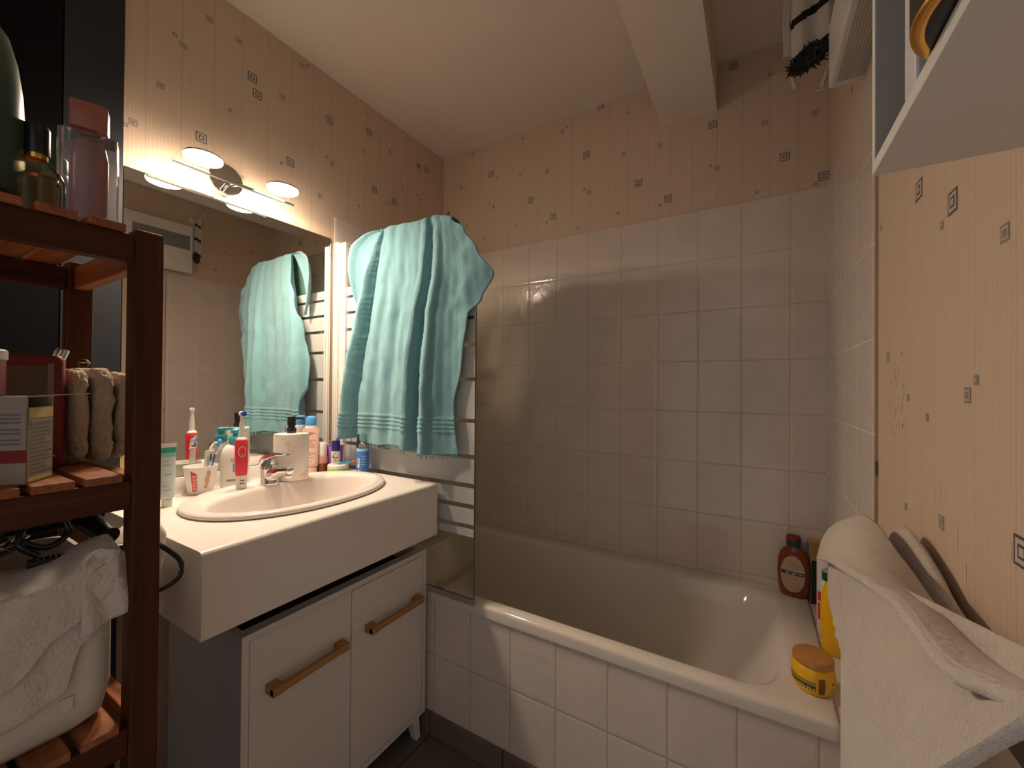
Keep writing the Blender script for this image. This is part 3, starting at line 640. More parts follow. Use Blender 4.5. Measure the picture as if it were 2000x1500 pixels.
# electric toothbrush
x, y = .168, .6485
t = thing('electric_toothbrush', 'red and white electric toothbrush standing upright left of the tap', 'electric toothbrush', (x, y, .9085), face_cam(x, y)+.50)
mb = MB(); mb.lathe([(.0138, 0), (.0142, .003), (.0145, .040)], (0, 0, 0), 28); bars(mb, .0145, .0145, -.7, .1, .012, .030, 2, 1, seed=2, off=.0005); b = mb.build('handle_base', [m_wplastic, m_text], t); b['label'] = 'white lower handle'
mb = MB(); mb.lathe([(.0146, .0395), (.0160, .050), (.0172, .085), (.0176, .120), (.0170, .141), (.0150, .146)], (0, 0, 0), 32)
mb.build('handle_sleeve', m_red, t)
mb = MB()
rs = lambda z: .0162+.0014*min(1, max(0, (z-.05)/.07))
for ka, kb, mi, off in ((1, 1, 0, .0005), (.80, .82, 1, .0010)):
    mb.add([((rs(.112)+off)*math.cos(-.40+.58*ka*math.cos(2*PI*j/24)), (rs(.112)+off)*math.sin(-.40+.58*ka*math.cos(2*PI*j/24)), .112+.0165*kb*math.sin(2*PI*j/24)) for j in range(24)], [tuple(range(24))], mi)
mb.add([((rs(.1)+.0014)*math.cos(-.40+.12*math.cos(2*PI*j/12)), (rs(.1)+.0014)*math.sin(-.40+.12*math.cos(2*PI*j/12)), .103+.002*math.sin(2*PI*j/12)) for j in range(12)], [tuple(range(12))], 0)
mb.build('button', [m_wplastic, m_red], t, smooth=False)
mb = MB(); mb.lathe([(.0150, .1455), (.0135, .150), (.0085, .1535), (.0078, .158), (.0070, .185), (.0055, .205), (.0048, .220)], (0, 0, 0), 22)
T2 = Matrix.Rotation(PI/2, 4, 'Y'); mb.lathe([(.001, -.006), (.0075, -.005), (.0082, 0), (.0075, .004), (.001, .005)], (0, 0, .2235), 20, T=T2); hd = mb.build('brush_neck', m_wplastic, t)
mb = MB()
for i in range(12): mb.tube([(.004, .005*math.cos(i*PI/6), .2235+.005*math.sin(i*PI/6)), (.0125, .0055*math.cos(i*PI/6), .2235+.0055*math.sin(i*PI/6))], .0017, 6)
mb.lathe([(.001, .004), (.003, .004), (.003, .0122), (.001, .0124)], (0, 0, .2235), 10, T=T2)
b = mb.build('bristles', m_blue, hd); b['label'] = 'blue bristles'

# marble dispenser
x, y = .1755, .798
t = thing('soap_dispenser', 'oval white marble soap dispenser with a black pump behind the tap', 'soap dispenser', (x, y, .9085), face_cam(x, y)-.1)
mb = MB(); mb.lathe([(.97, 0), (1, .003), (1, .146), (.985, .150), (.94, .1515), (.40, .153), (.30, .153)], (0, 0, 0), 56, rx=.032, ry=.0525); mb.build('body', m_marble, t)
mb = MB(); mb.lathe([(.0135, .152), (.0145, .154), (.0145, .168), (.011, .170), (.0105, .176), (.0125, .178), (.0128, .203), (.0118, .207), (.001, .2075)], (0, 0, 0), 28)
mb.tube([(0, 0, .1995), (-.004, .018, .201), (-.008, .032, .199), (-.009, .036, .195)], [.0052, .0045, .0040, .0036], 10); mb.build('pump', m_black, t)

# deodorant spray behind the pink tube
x, y = .0385, .9575
t = thing('deodorant_spray', 'white spray can with a light blue cap standing against the mirror', 'spray can', (x, y, ZC), face_cam(x, y))
mb = MB(); mb.lathe([(.0215, 0), (.023, .003), (.023, .158), (.021, .168), (.0185, .174)], (0, 0, 0), 32); mb.patch(.023, .023, 2.6, 3.6, .05, .14, .0005, 10, 1); mb.build('can', [P('pearl white', (.72, .72, .72)), m_ltblue], t)
mb = MB(); mb.lathe([(.0188, .172), (.0194, .176), (.0190, .196), (.0165, .205), (.010, .2085), (.001, .209)], (0, 0, 0), 28); mb.build('cap', m_sky, t)

x, y = .081, .9765
t = thing('amber_bottle', 'small glass bottle of amber liquid with a white cap, beside the pink tube', 'bottle', (x, y, ZC), face_cam(x, y))
mb = MB(); mb.lathe([(.0180, 0), (.0195, .002), (.0195, .033)], (0, 0, 0), 32); mb.build('liquid', m_amber, t)
mb = MB(); mb.lathe([(.0196, .032), (.0196, .054), (.0175, .060), (.016, .062)], (0, 0, 0), 32); mb.build('glass', m_amberglass, t)
mb = MB(); mb.lathe([(.0170, .061), (.0172, .063), (.0166, .105), (.0150, .1075), (.001, .108)], (0, 0, 0), 32); mb.build('cap', m_wplastic, t)

x, y = .150, .995
tj = thing('cream_jar', 'low white cream jar with a lime green band, under the navy capped stick', 'jar', (x, y, ZC), face_cam(x, y))
mb = MB(); mb.lathe([(.036, 0), (.037, .001), (.037, .017)], (0, 0, 0), 40, mi=1); mb.patch(.037, .037, .2, .45, .004, .009, .0004, 5, 2); mb.build('pot', [m_wplastic, m_green, m_dgreen], tj)
mb = MB(); mb.lathe([(.0365, .017), (.0370, .019), (.0366, .029), (.034, .0318), (.001, .032)], (0, 0, 0), 40); mb.build('lid', m_wplastic, tj)
t = thing('roll_on_stick', 'small white stick with a navy blue cap standing on the cream jar', 'roll-on', (x-.006, y-.006, ZC+.0322), face_cam(x, y))
mb = MB(); mb.lathe([(.0150, 0), (.0155, .001), (.0155, .048)], (0, 0, 0), 28); mb.patch(.0155, .0155, -.7, .5, .024, .027, .0004, 8, 1); mb.patch(.0155, .0155, -.75, -.5, .027, .034, .0004, 4, 2); bars(mb, .0155, .0155, -.6, .3, .008, .02, 3, 3, seed=5); bars(mb, .0155, .0155, -.6, .1, .036, .044, 2, 2, seed=6)
mb.build('body', [m_wplastic, m_ink, m_navy, m_text], t)
mb = MB(); mb.lathe([(.0150, .048), (.0153, .049), (.0148, .083), (.013, .0875), (.001, .088)], (0, 0, 0), 28); mb.build('cap', m_navy, t)
x, y = .090, 1.0245
t = thing('tumbler', 'purple plastic tumbler behind the navy capped stick', 'tumbler', (x, y, ZC))
mb = MB(); mb.lathe([(.026, 0), (.027, .002), (.032, .092), (.0318, .0935), (.0300, .092), (.0255, .004), (.001, .004)], (0, 0, 0), 32); mb.build('body', m_purple, t)
t = thing('thin_toothbrush', 'teal toothbrush with a red end lying across the lime green cream jar', 'toothbrush', (.168, .982, ZC+.0365))
mb = MB(); mb.tube([(0, 0, 0), (.012, .022, .0005), (.022, .042, .001)], [.0032, .0036, .003], 10); mb.build('handle', m_aqua, t)
mb = MB(); mb.tube([(.022, .042, .001), (.026, .050, .0015), (.034, .064, .002), (.037, .070, .002)], [.003, .0045, .006, .0025], 10); b = mb.build('grip', m_redprint, t); b['label'] = 'red end'

x, y = .236, 1.036
t = thing('foam_bottle', 'blue spray bottle under a clear cap, by the bath screen', 'bottle', (x, y, ZC), face_cam(x, y))
mb = MB(); mb.lathe([(.0215, 0), (.0230, .002), (.0230, .083)], (0, 0, 0), 32, mi=1); mb.lathe([(.0230, .083), (.0222, .090), (.0205, .094), (.0195, .096)], (0, 0, 0), 32, mi=0)
mb.patch(.0230, .0230, -.80, -.45, .024, .058, .0006, 6, 2); mb.patch(.0230, .0230, -.70, -.56, .048, .054, .0009, 4, 3); mb.patch(.0230, .0230, -.70, -.56, .038, .044, .0009, 4, 3)
mb.patch(.0230, .0230, -.85, -.30, .0, .018, .0006, 6, 2); mb.patch(.0230, .0230, -.85, -.70, .0, .018, .0009, 4, 4); mb.patch(.0230, .0230, -.50, -.35, .0, .018, .0009, 4, 4)
bars(mb, .023, .023, -.2, .7, .03, .07, 4, 0, seed=9)
mb.build('bottle_body', [m_ltblue, m_bluelab, m_wplastic, m_ink, m_redprint], t)
mb = MB(); mb.lathe([(.016, .095), (.0165, .098), (.015, .108), (.007, .113), (.0045, .116), (.0030, .136), (.0015, .138)], (0, 0, 0), 24); mb.build('nozzle', m_wplastic, t)
mb = MB(); mb.lathe([(.0213, .094), (.0208, .144), (.0195, .146), (.001, .1465)], (0, 0, 0), 32, cap0=False); mb.build('clear_cap', m_clear, t)

# ---------------------------------------------------------------- bottles on the bath rim
ZR = .5115
t = thing('shampoo_bottle', 'orange-brown bottle with an oval label and dark cap in the corner of the bath', 'bottle', (1.612, 1.712, ZR), face_cam(1.612, 1.712)-.10)
mb = MB(); lp = []
for z, wd, th in ((0, .034, .016), (.004, .038, .019), (.03, .044, .0205), (.08, .047, .021), (.12, .045, .0205), (.145, .038, .018), (.160, .027, .015), (.168, .018, .013), (.172, .0165, .0125)):
    lp.append(ellipse(0, 0, th, wd, z, 40, .85))
mb.loft(lp)
def shw(z): return interp([(0, .036), (.03, .044), (.08, .047), (.12, .045), (.145, .038), (.16, .027)], z), interp([(0, .018), (.03, .0205), (.08, .021), (.12, .0205), (.145, .018), (.16, .015)], z)
def on_sh(s_, z, off):
    wd, th = shw(z); a = math.asin(max(-.98, min(.98, s_/wd))); a2 = a
    c = math.cos(a2); k = math.copysign(abs(c)**.85, c); q = math.copysign(abs(math.sin(a2))**.85, math.sin(a2))
    return (th*k+off, wd*q, z)
def shp(cx, cz, w_, h_, off, mi, n=26):
    mb.add([on_sh(cx+w_*math.cos(2*PI*j/n), cz+h_*math.sin(2*PI*j/n), off) for j in range(n)]+[on_sh(cx, cz, off+.0004)], [(j, (j+1) % n, n) for j in range(n)], mi)
shp(0, .078, .033, .060, .0018, 1)
def shq(a0, a1, z0, z1, off, mi, n=6):
    v = [on_sh(a0+(a1-a0)*j/n, z, off) for z in (z0, z1) for j in range(n+1)]
    mb.add(v, [(j, j+1, n+2+j, n+1+j) for j in range(n)], mi)
shq(-.031, .031, .076, .087, .0020, 2)
for a in (-.018, -.002, .014): shq(a, a+.011, .0795, .0835, .0026, 1, 3)
shq(-.016, .016, .143, .152, .0012, 3)
for k, (a, b) in enumerate(((-.014, .012), (-.02, .018), (-.018, .02), (-.022, .016))): shq(a, b, .118-.007*k, .120-.007*k, .0020, 4)
for k, (a, b) in enumerate(((-.024, .010), (-.026, -.006), (-.02, .02), (-.012, .018), (-.016, .008))): shq(a, b, .064-.009*k, .0675-.009*k, .0020, 4)
mb.build('bottle_body', [m_shamp, m_cream, m_dgreen, m_maroon, m_tan], t, ang=70)
mb = MB(); mb.lathe([(.020, .171), (.021, .173), (.021, .190)], (0, 0, 0), 28, mi=0); mb.lathe([(.021, .190), (.021, .200), (.019, .203), (.001, .2035)], (0, 0, 0), 28, mi=1)
mb.build('cap', [m_dgreen, m_maroon], t)
t = thing('carton', 'dark carton with a gold top, behind the orange-brown bottle in the corner', 'box', (1.676, 1.722, ZR-.011), .25)
mb = MB(); mb.box((-.020, -.018, 0), (.022, .018, .205)); mb.add([(-.0204, -.0184, .0), (.0224, -.0184, 0), (.0224, -.0184, .145), (-.0204, -.0184, .145)], [(0, 1, 2, 3)], 1)
mb.add([(-.0204, -.0184, .150), (.0224, -.0184, .150), (.0224, -.0184, .2048), (-.0204, -.0184, .2048)], [(0, 1, 2, 3)], 2); mb.add([(-.0204, .018, 0), (-.0204, -.018, 0), (-.0204, -.018, .2), (-.0204, .018, .2)], [(0, 1, 2, 3)], 3)
mb.build('carton_body', [m_tan, m_black_in, P('ochre foil', (.42, .24, .05), .35), m_card], t, smooth=False)
ZL = .5005
t = thing('white_bottle', 'white bottle with a rounded top and red print, behind the yellow bottle', 'bottle', (1.680, 1.535, ZL), face_cam(1.680, 1.535))
mb = MB(); mb.lathe([(.0205, 0), (.022, .003), (.0222, .15), (.0222, .205), (.021, .222), (.016, .232), (.006, .2365), (.001, .237)], (0, 0, 0), 30)
mb.patch(.0222, .0222, -1.0, .2, .035, .085, .0005, 8, 1); mb.patch(.0222, .0222, -1.0, .2, .090, .118, .0005, 8, 1)
mb.build('bottle_body', [m_wplastic, m_redprint], t)
t = thing('green_capped_bottle', 'white bottle with a dark green cap wedged behind the yellow bottle', 'bottle', (1.682, 1.470, ZL), face_cam(1.682, 1.470))
mb = MB(); mb.lathe([(.0205, 0), (.0215, .003), (.0215, .160), (.018, .174), (.016, .176)], (0, 0, 0), 30); mb.patch(.0215, .0215, -1.2, -.3, .03, .08, .0005, 8, 1); mb.build('bottle_body', [m_wplastic, m_redprint], t)
mb = MB(); mb.lathe([(.0185, .175), (.0195, .177), (.0195, .200)], (0, 0, 0), 28); mb.lathe([(.0195, .200), (.0175, .2025), (.001, .2027)], (0, 0, 0), 28, mi=1); mb.build('cap', [m_dgreen, P('grey cap top', (.38, .36, .33))], t)
t = thing('yellow_bottle', 'tall yellow bottle with an orange cap beside the white towel', 'bottle', (1.6865, 1.412, ZL), face_cam(1.6865, 1.412))
mb = MB(); mb.loft([ellipse(0, 0, a, b, z, 36, .9) for z, a, b in ((0, .017, .026), (.004, .0195, .030), (.05, .020, .0335), (.12, .020, .0335), (.165, .0195, .031), (.185, .017, .024), (.194, .013, .015), (.197, .0125, .013))]); mb.patch(.0195, .033, -1.25, -.9, .04, .12, .001, 6, 1)
mb.build('bottle_body', [m_yellow, m_tan], t, ang=70)
mb = MB(); mb.lathe([(.0135, .196), (.0145, .198), (.0145, .222), (.013, .2245), (.001, .225)], (0, 0, 0), 28); mb.build('cap', P('orange cap', (.55, .17, .03), .3), t)
t = thing('hair_mask_jar', 'squat yellow jar with a golden lid on the near corner of the bath', 'jar', (1.617, 1.2135, ZR), face_cam(1.617, 1.2135))
jr = lambda z: interp([(0, .036), (.006, .040), (.03, .0435), (.052, .0425), (.06, .038)], z)
mb = MB(); mb.lathe([(.034, 0), (.037, .001), (.040, .006), (.0425, .018), (.0435, .03), (.0432, .045), (.0415, .054), (.038, .059), (.037, .061)], (0, 0, 0), 44)
for a0, a1, z0, z1, mi in ((-1.35, .12, .012, .026, 1), (-1.35, .12, .0285, .0335, 2), (-.62, -.42, .0165, .0215, 4), (-.3, -.1, .0165, .0215, 4), (.25, .55, .008, .044, 3), (.95, 1.05, .012, .02, 3), (.95, 1.05, .03, .036, 3)):
    n = 10; v = [((jr(z)+.0007+.0003*(mi == 4))*math.cos(a0+(a1-a0)*j/n), (jr(z)+.0007+.0003*(mi == 4))*math.sin(a0+(a1-a0)*j/n), z) for z in (z0, (z0+z1)/2, z1) for j in range(n+1)]
    mb.add(v, [(r_*(n+1)+j, r_*(n+1)+j+1, (r_+1)*(n+1)+j+1, (r_+1)*(n+1)+j) for r_ in range(2) for j in range(n)], mi)
mb.build('pot', [m_yellow, m_dgreen, P('brown print', (.38, .17, .015)), P('brown print dark', (.20, .085, .01)), m_card], t)
mb = MB(); mb.lathe([(.0395, .060), (.0410, .062), (.0412, .073), (.0395, .0765), (.037, .0775), (.001, .078)], (0, 0, 0), 44); mb.build('lid', m_gold, t)

# ---------------------------------------------------------------- radiator and white towel on the right wall
t = thing('radiator', 'white fluted radiator on the right wall under the draped white towel', 'radiator', (1.66, .35, .15))
mb = MB(); y0, y1 = .03, .452; pr = []
n = 30
for i in range(n+1):
    y = y0+(y1-y0)*i/n; pr.append((-.050+.0085*(i % 2), y))
pr += [(-.012, y1), (-.012, y0)]
mb.loft([[(x, y, z) for x, y in pr] for z in (0, .82)]); mb.build('panel', P('radiator enamel', (.66, .60, .52), .4), t, smooth=False)
for y in (.10, .38):
    for z in (.1, .6):
        mb = MB(); mb.box((-.012, y-.02, z), (.0532, y+.02, z+.04)); mb.build('bracket', P('radiator enamel', (.66, .60, .52), .4), t, smooth=False)
t = thing('white_towel', 'white terry towel folded over the radiator on the right', 'towel', (1.62, .5, .97))
o_ = Vector((1.62, .5, .97))
AL = [(1.612, .90, .935), (1.606, .875, .860), (1.598, .707, .871), (1.592, .563, .901), (1.588, .454, .934), (1.585, .386, .960), (1.583, .330, .992)]
AR = [(1.625, .16, 1.125), (1.615, .16, 1.128), (1.606, .16, 1.132), (1.598, .16, 1.138), (1.592, .16, 1.150), (1.587, .16, 1.162), (1.585, .16, 1.170)]
def uni(pts, n=160):
    q = [lerp_path(pts, i/400) for i in range(401)]; d = [0]
    for a, b in zip(q, q[1:]): d.append(d[-1]+(b-a).length)
    o = []; k = 0
    for i in range(n+1):
        t_ = d[-1]*i/n
        while k < 399 and d[k+1] < t_: k += 1
        f = (t_-d[k])/max(1e-9, d[k+1]-d[k]); o.append(q[k].lerp(q[k+1], min(1, f)))
    return o
AL, AR = uni(AL), uni(AR)
pick = lambda l, t_: l[int(t_*(len(l)-1))].lerp(l[min(len(l)-1, int(t_*(len(l)-1))+1)], t_*(len(l)-1)-int(t_*(len(l)-1)))
mb = MB()
def fA(u, v):
    p = pick(AL, v).lerp(pick(AR, v), u)
    e = (1-.75*u)*min(1, 6*v*(1.0-v)+.1); p.x += e*(-.005*noise.noise(p*14)-.0024*noise.noise(p*38))
    return tuple(p-o_)
mb.grid(fA, 150, 110); mb.build('front_drape', m_wtowel, t, solid=.006, ang=180)
BO = uni([(1.602, .955, .912), (1.606, .958, .934), (1.618, .945, .965), (1.632, .895, .996), (1.646, .842, 1.017), (1.655, .805, 1.012), (1.659, .760, 1.003), (1.661, .688, .993), (1.661, .605, .988), (1.659, .516, .996), (1.656, .453, 1.009), (1.654, .421, 1.018), (1.652, .373, 1.030), (1.65, .25, 1.06)])
BI = uni([(1.600, .935, .912), (1.597, .785, .961), (1.595, .670, .993), (1.592, .520, 1.034), (1.590, .441, 1.055), (1.589, .408, 1.063), (1.588, .371, 1.068), (1.587, .335, 1.070), (1.588, .300, 1.074), (1.592, .272, 1.085), (1.600, .2, 1.110)])
mb = MB()
def fB(u, v):
    a, b = pick(BO, u), pick(BI, u); p = a.lerp(b, v); e = min(1, u*6)
    k = math.sin(PI*v); p.z += .009*k*e; p.x -= .006*k*e
    p.x -= .004*(1-(1-v)**2)*(v > .86)*((v-.86)/.14)
    e2 = 1-.7*u; p.x += e2*.0025*noise.noise(p*22); p.z += e2*.003*noise.noise(p*20+Vector((5, 0, 0)))
    return tuple(p-o_)
mb.grid(fB, 120, 26); mb.build('folded_flap', m_wtowel, t, solid=.008, ang=180)
mb = MB(); mb.tube([pick(BI, .02+.96*i/90)-o_+Vector((-.003, 0, -.001)) for i in range(91)], .0046, 10); mb.build('hem_roll', m_wtowel, t, ang=180)
CC = [(1.684, .865, .980), (1.688, .850, .998), (1.690, .830, 1.004), (1.692, .795, .999), (1.693, .740, .986), (1.693, .695, .970), (1.693, .632, .958), (1.693, .565, .961), (1.693, .518, .967), (1.693, .475, .971), (1.693, .30, .98)]
mb = MB(); lp = []
for i in range(61):
    c = lerp_path(CC, i/60); k = min(1, .45+i/8); lp.append([tuple(c-o_+Vector((.0155*k*math.cos(2*PI*j/16), 0, -.045*k+(.055*k*math.sin(2*PI*j/16)))) + Vector((.002*noise.noise(Vector((i*.2, j, 3))), 0, 0))) for j in range(16)])
mb.loft(lp); mb.build('back_fold', m_wtowel, t, ang=180)

# ---------------------------------------------------------------- white wall cabinet, upper right
t = thing('wall_cabinet', 'open-fronted white wall cabinet at the upper right, seen from below', 'cabinet', (1.64, .13, 1.373))
X0, X1, Y0, Y1, ZT = 1.5674-1.64, 1.7129-1.64, -.30, .3854-.13, .60
mb = MB(); mb.box((X0, Y0, 0), (X1, Y1, .009)); mb.build('bottom_panel', m_white, t, smooth=False, bevel=.0006)
mb = MB(); mb.box((X0, Y1-.006, .009), (X1-.004, Y1, ZT)); mb.add([(X0+.0006, Y1-.0064, .0095), (X1-.004, Y1-.0064, .0095), (X1-.004, Y1-.0064, ZT), (X0+.0006, Y1-.0064, ZT)], [(0, 1, 2, 3)], 1); mb.build('side_panel', [m_white, P('grey inner face', (.34, .31, .28), .7)], t, smooth=False, bevel=.0006)  # inner face of the far side set darker than the board
mb = MB(); mb.box((X0, Y0, .009), (X1-.004, Y0+.009, ZT)); mb.build('side_panel', m_white, t, smooth=False, bevel=.0006)
mb = MB(); mb.box((X0, Y0, ZT), (X1, Y1, ZT+.009)); mb.build('top_panel', m_white, t, smooth=False, bevel=.0006)
mb = MB(); mb.box((X1-.004, Y0+.009, .009), (X1, Y1-.006, ZT)); mb.build('back_panel', P('grey backing board', (.32, .29, .27), .6), t, smooth=False)
mb = MB(); mb.box((X0+.0005, .2945-.13, .009), (X1-.004, .3135-.13, ZT)); mb.build('divider', P('lavender white board', (.62, .58, .60), .5), t, smooth=False, bevel=.0015)
t = thing('tin', 'round black tin with a gold band inside the white wall cabinet', 'tin', (1.600, .2475, 1.3822))
mb = MB(); mb.lathe([(.001, .0004), (.0395, .0004)], (0, 0, 0), 48, cap1=False); mb.lathe([(.0395, .0004), (.0402, 0), (.0432, 0), (.0444, .0008), (.0446, .0022)], (0, 0, 0), 48, mi=1, cap0=False, cap1=False)
mb.lathe([(.0445, .0022), (.0445, .044), (.043, .046), (.001, .0465)], (0, 0, 0), 48, cap0=False); mb.build('tin_body', [m_black, m_goldm], t)
# white wall heater partly hidden behind the cabinet, its front shows in the mirror
t = thing('wall_heater', 'white wall heater with a dark window, high on the right wall behind the open cabinet', 'heater', (1.7134, 1.04, 1.935))
mb = MB(); mb.box((-.0684, -.17, 0), (0, .18, .30)); mb.build('housing', m_white, t, smooth=False, bevel=.003)
mb = MB(); mb.box((-.0697, -.12, .145), (-.0680, .165, .235)); mb.build('window', P('smoky heater window', (.22, .22, .21), .3), t, smooth=False)
mb = MB()
for k in range(9): mb.box((-.056+.0058*k, -.15, -.0012), (-.053+.0058*k, .16, .0006))
mb.build('outlet_grille', P('grille grey', (.42, .39, .35), .6), t, smooth=False)['kind'] = 'stuff'

# ---------------------------------------------------------------- garment drying above the bath
t = thing('towel_arm', 'slim white arm on the right wall that the striped garment hangs from', 'rail', (1.7134, 1.242, 2.30))
mb = MB(); mb.tube([(-.001, 0, 0), (-.168, 0, 0)], .006, 12); mb.build('rod', m_wplastic, t)
mb = MB(); mb.lathe([(.016, 0), (.016, -.006), (.008, -.010)], (0, 0, 0), 18, T=RY); mb.build('end_socket', m_wplastic, t)
t = thing('striped_garment', 'white garment with black stripes and a shaggy black trim hanging above the bath', 'garment', (1.61, 1.242, 2.15))
mb = MB(); NU, NV = 32, 70
def fG(u, v):
    x = 1.5545+.098*u+.001*math.sin(v*16)
    low = 2.056+.02*u if u < .17 else 2.030+.47*(x-1.571)
    z = low+(2.307-low)*v
    y = 1.2345+.004*math.sin(u*11+.4)*(1-.5*v)-.003*(u < .15)
    if v > .96: y += .0075
    return (x-1.61, y-1.242, z-2.15)
mb.grid(fG, NU, NV)
for k, f in enumerate(mb.f):
    c = sum((Vector(mb.v[i]) for i in f), Vector())/4; x, z = c.x+1.61, c.z+2.15
    zp = z-.465*(x-1.571)
    if x > 1.569 and (2.122 < zp < 2.143 or zp < 2.045 or 2.215 < zp < 2.23): mb.m[k] = 1
mb.build('cloth', [fabric('white cotton', (.62, .56, .48), 500, .3, .05), fabric('black cotton', (.006, .006, .006), 500, .3, .05)], t, solid=.002, ang=180)
mb = MB(); rnd = random.Random(11)
for i in range(420):
    u = rnd.random(); x = 1.574+.082*u; hw = .020*(.5+.9*math.sin(PI*min(1, u*1.1+.05)))
    zc = 2.019+.40*(x-1.574)+rnd.uniform(-1, 1)*hw
    a = rnd.uniform(-1, 1)*1.2-.5; l = rnd.uniform(.008, .020)
    p = Vector((x-1.61, -.011-rnd.random()*.008, zc-2.15)); d = Vector((math.sin(a)*l, rnd.uniform(-.006, .002), -math.cos(a)*l*(1 if rnd.random() < .7 else -1)))
    mb.tube([p, p+d*.5+Vector((rnd.gauss(0, .0015), 0, 0)), p+d], [.0028, .0024, .0009], 5)
mb.build('shaggy_trim', m_black, t)['kind'] = 'stuff'
mb = MB(); mb.tube([(1.573-1.61, -.007, 2.010-2.15), (1.576-1.61, -.008, 1.990-2.15), (1.580-1.61, -.008, 1.972-2.15), (1.577-1.61, -.008, 1.960-2.15)], [.004, .005, .004, .002], 8); mb.build('lace_edge', fabric('white cotton lace', (.55, .47, .36), 300, .3, .05), t)
mb = MB(); mb.tube([(1.648-1.61, -.007, 2.010-2.15), (1.642-1.61, -.008, 1.980-2.15), (1.634-1.61, -.008, 1.957-2.15), (1.622-1.61, -.008, 1.950-2.15), (1.640-1.61, -.008, 1.948-2.15)], [.004, .006, .006, .004, .002], 8); mb.build('lace_edge', fabric('white cotton lace', (.55, .47, .36), 300, .3, .05), t)

# ---------------------------------------------------------------- dark wooden shelf unit, left foreground
t = thing('shelf_unit', 'tall dark brown wooden shelf unit with slatted shelves in the left foreground', 'shelf unit', (.54, .085, 0))
def sb(mb, lo, hi, mi=0): mb.box((lo[0]-.54, lo[1]-.085, lo[2]), (hi[0]-.54, hi[1]-.085, hi[2]), mi)
PY = ((-.1000, -.0655), (.2333, .2678)); PX = ((.362, .396), (.681, .715))
for xa, xb in PX:
    for ya, yb in PY:
        mb = MB(); sb(mb, (xa, ya, 0), (xb, yb, 1.447)); mb.build('post', m_wood, t, smooth=False, bevel=.003)
for zt in (1.4375, 1.0785, .7205, .36):
    mb = MB(); sb(mb, (.690, -.0655, zt-.041), (.713, .2333, zt)); mb.build('rail', m_woody, t, smooth=False, bevel=.002)
    mb = MB(); sb(mb, (.364, -.0655, zt-.041), (.387, .2333, zt)); mb.build('rail', m_woody, t, smooth=False, bevel=.002)
    for ya in (-.093, .2415):
        mb = MB(); sb(mb, (.396, ya, zt-.041), (.681, ya+.019, zt)); mb.build('side_rail', m_woodx, t, smooth=False, bevel=.002)
    for k in range(6):
        y1 = .2225-.0478*k
        mb = MB(); sb(mb, (.358, y1-.0390, zt), (.7185, y1, zt+.0115)); mb.build('slat', m_woodx, t, smooth=False, bevel=.002)

# things on the top slats
ZS = 1.4492
t = thing('green_bottle', 'large sage green bottle on a black cap at the far left of the top shelf', 'bottle', (.600, .098, ZS))
mb = MB(); mb.lathe([(.044, .024), (.0475, .030), (.048, .07), (.0475, .12), (.045, .17), (.040, .21), (.032, .243), (.02, .262), (.006, .270), (.001, .271)], (0, 0, 0), 44)
mb.patch(.0478, .0478, -.42, -.30, .135, .148, .0004, 4, 1, rfn=lambda z: 1-.0*z); mb.build('bottle_body', [m_sage, m_ink], t, ang=60)
mb = MB(); mb.lathe([(.0440, 0), (.0455, .001), (.0460, .022), (.0445, .0245), (.001, .0246)], (0, 0, 0), 44); mb.build('cap', m_black, t)
t = thing('perfume_bottle', 'clear golden perfume bottle with a black cap between the green bottle and the pink one', 'bottle', (.612, .159, ZS), face_cam(.612, .159))
mb = MB(); mb.loft([rrect(-.011*k, .011*k, -.0245*k+dy, .0245*k+dy, .0085*k, z, 5) for z, k, dy in ((0, .95, 0), (.002, 1, 0), (.062, 1, 0), (.074, .88, -.002), (.084, .62, -.004), (.090, .45, -.005), (.094, .42, -.005))]); mb.build('glass', m_bottle, t, ang=40)
mb = MB(); mb.loft([rrect(-.008*k, .008*k, -.0205*k+dy, .0205*k+dy, .006*k, z, 5) for z, k, dy in ((.004, .95, 0), (.058, 1, 0), (.068, .85, -.002))]); mb.build('perfume', m_bottle, t, ang=40)
mb = MB(); mb.lathe([(.0115, .089), (.0120, .090), (.0120, .096), (.0105, .097)], (0, -.005, 0), 24); mb.build('collar', m_goldm, t)
mb = MB(); mb.lathe([(.0135, .096), (.0140, .098), (.0138, .134), (.0125, .137), (.001, .1375)], (0, -.005, 0), 28); mb.build('cap', m_black, t)
t = thing('green_topped_bottle', 'frosted grey bottle with a deep green cap behind the perfume bottle', 'bottle', (.540, .187, ZS))
mb = MB(); mb.lathe([(.0165, 0), (.018, .002), (.018, .085), (.016, .098), (.013, .104)], (0, 0, 0), 28); mb.build('bottle_body', P('frosted grey glass', (.20, .20, .22), .35), t)
mb = MB(); mb.lathe([(.0145, .103), (.015, .105), (.0145, .124), (.012, .128), (.001, .1285)], (0, 0, 0), 28); mb.build('cap', m_gcap, t)
t = thing('pink_perfume', 'clear bottle with dusty pink core and copper pink cap on the top shelf', 'bottle', (.628, .2045, ZS), face_cam(.628, .2045)-.1)
mb = MB(); mb.loft([rrect(-.022, .022, -.0315, .0315, .008, z, 6) for z in (0, .002, .136, .140)]); mb.build('outer_bottle', m_clear, t, ang=40)
mb = MB(); mb.loft([rrect(-.014*k, .014*k, -.021*k, .021*k, .010*k, z, 6) for z, k in ((.006, .7), (.012, .92), (.03, 1), (.110, 1), (.128, .85), (.1365, .5))]); mb.build('core', m_pinkliq, t, ang=50)
mb = MB(); mb.loft([rrect(-.009, .009, -.009, .009, .003, z, 4) for z in (.1402, .149)]); mb.loft([rrect(-.016*k, .016*k, -.0205*k, .0205*k, .003, z, 4) for z, k in ((.149, .97), (.151, 1), (.186, 1), (.188, .95))]); mb.build('cap', m_copper, t, ang=40)

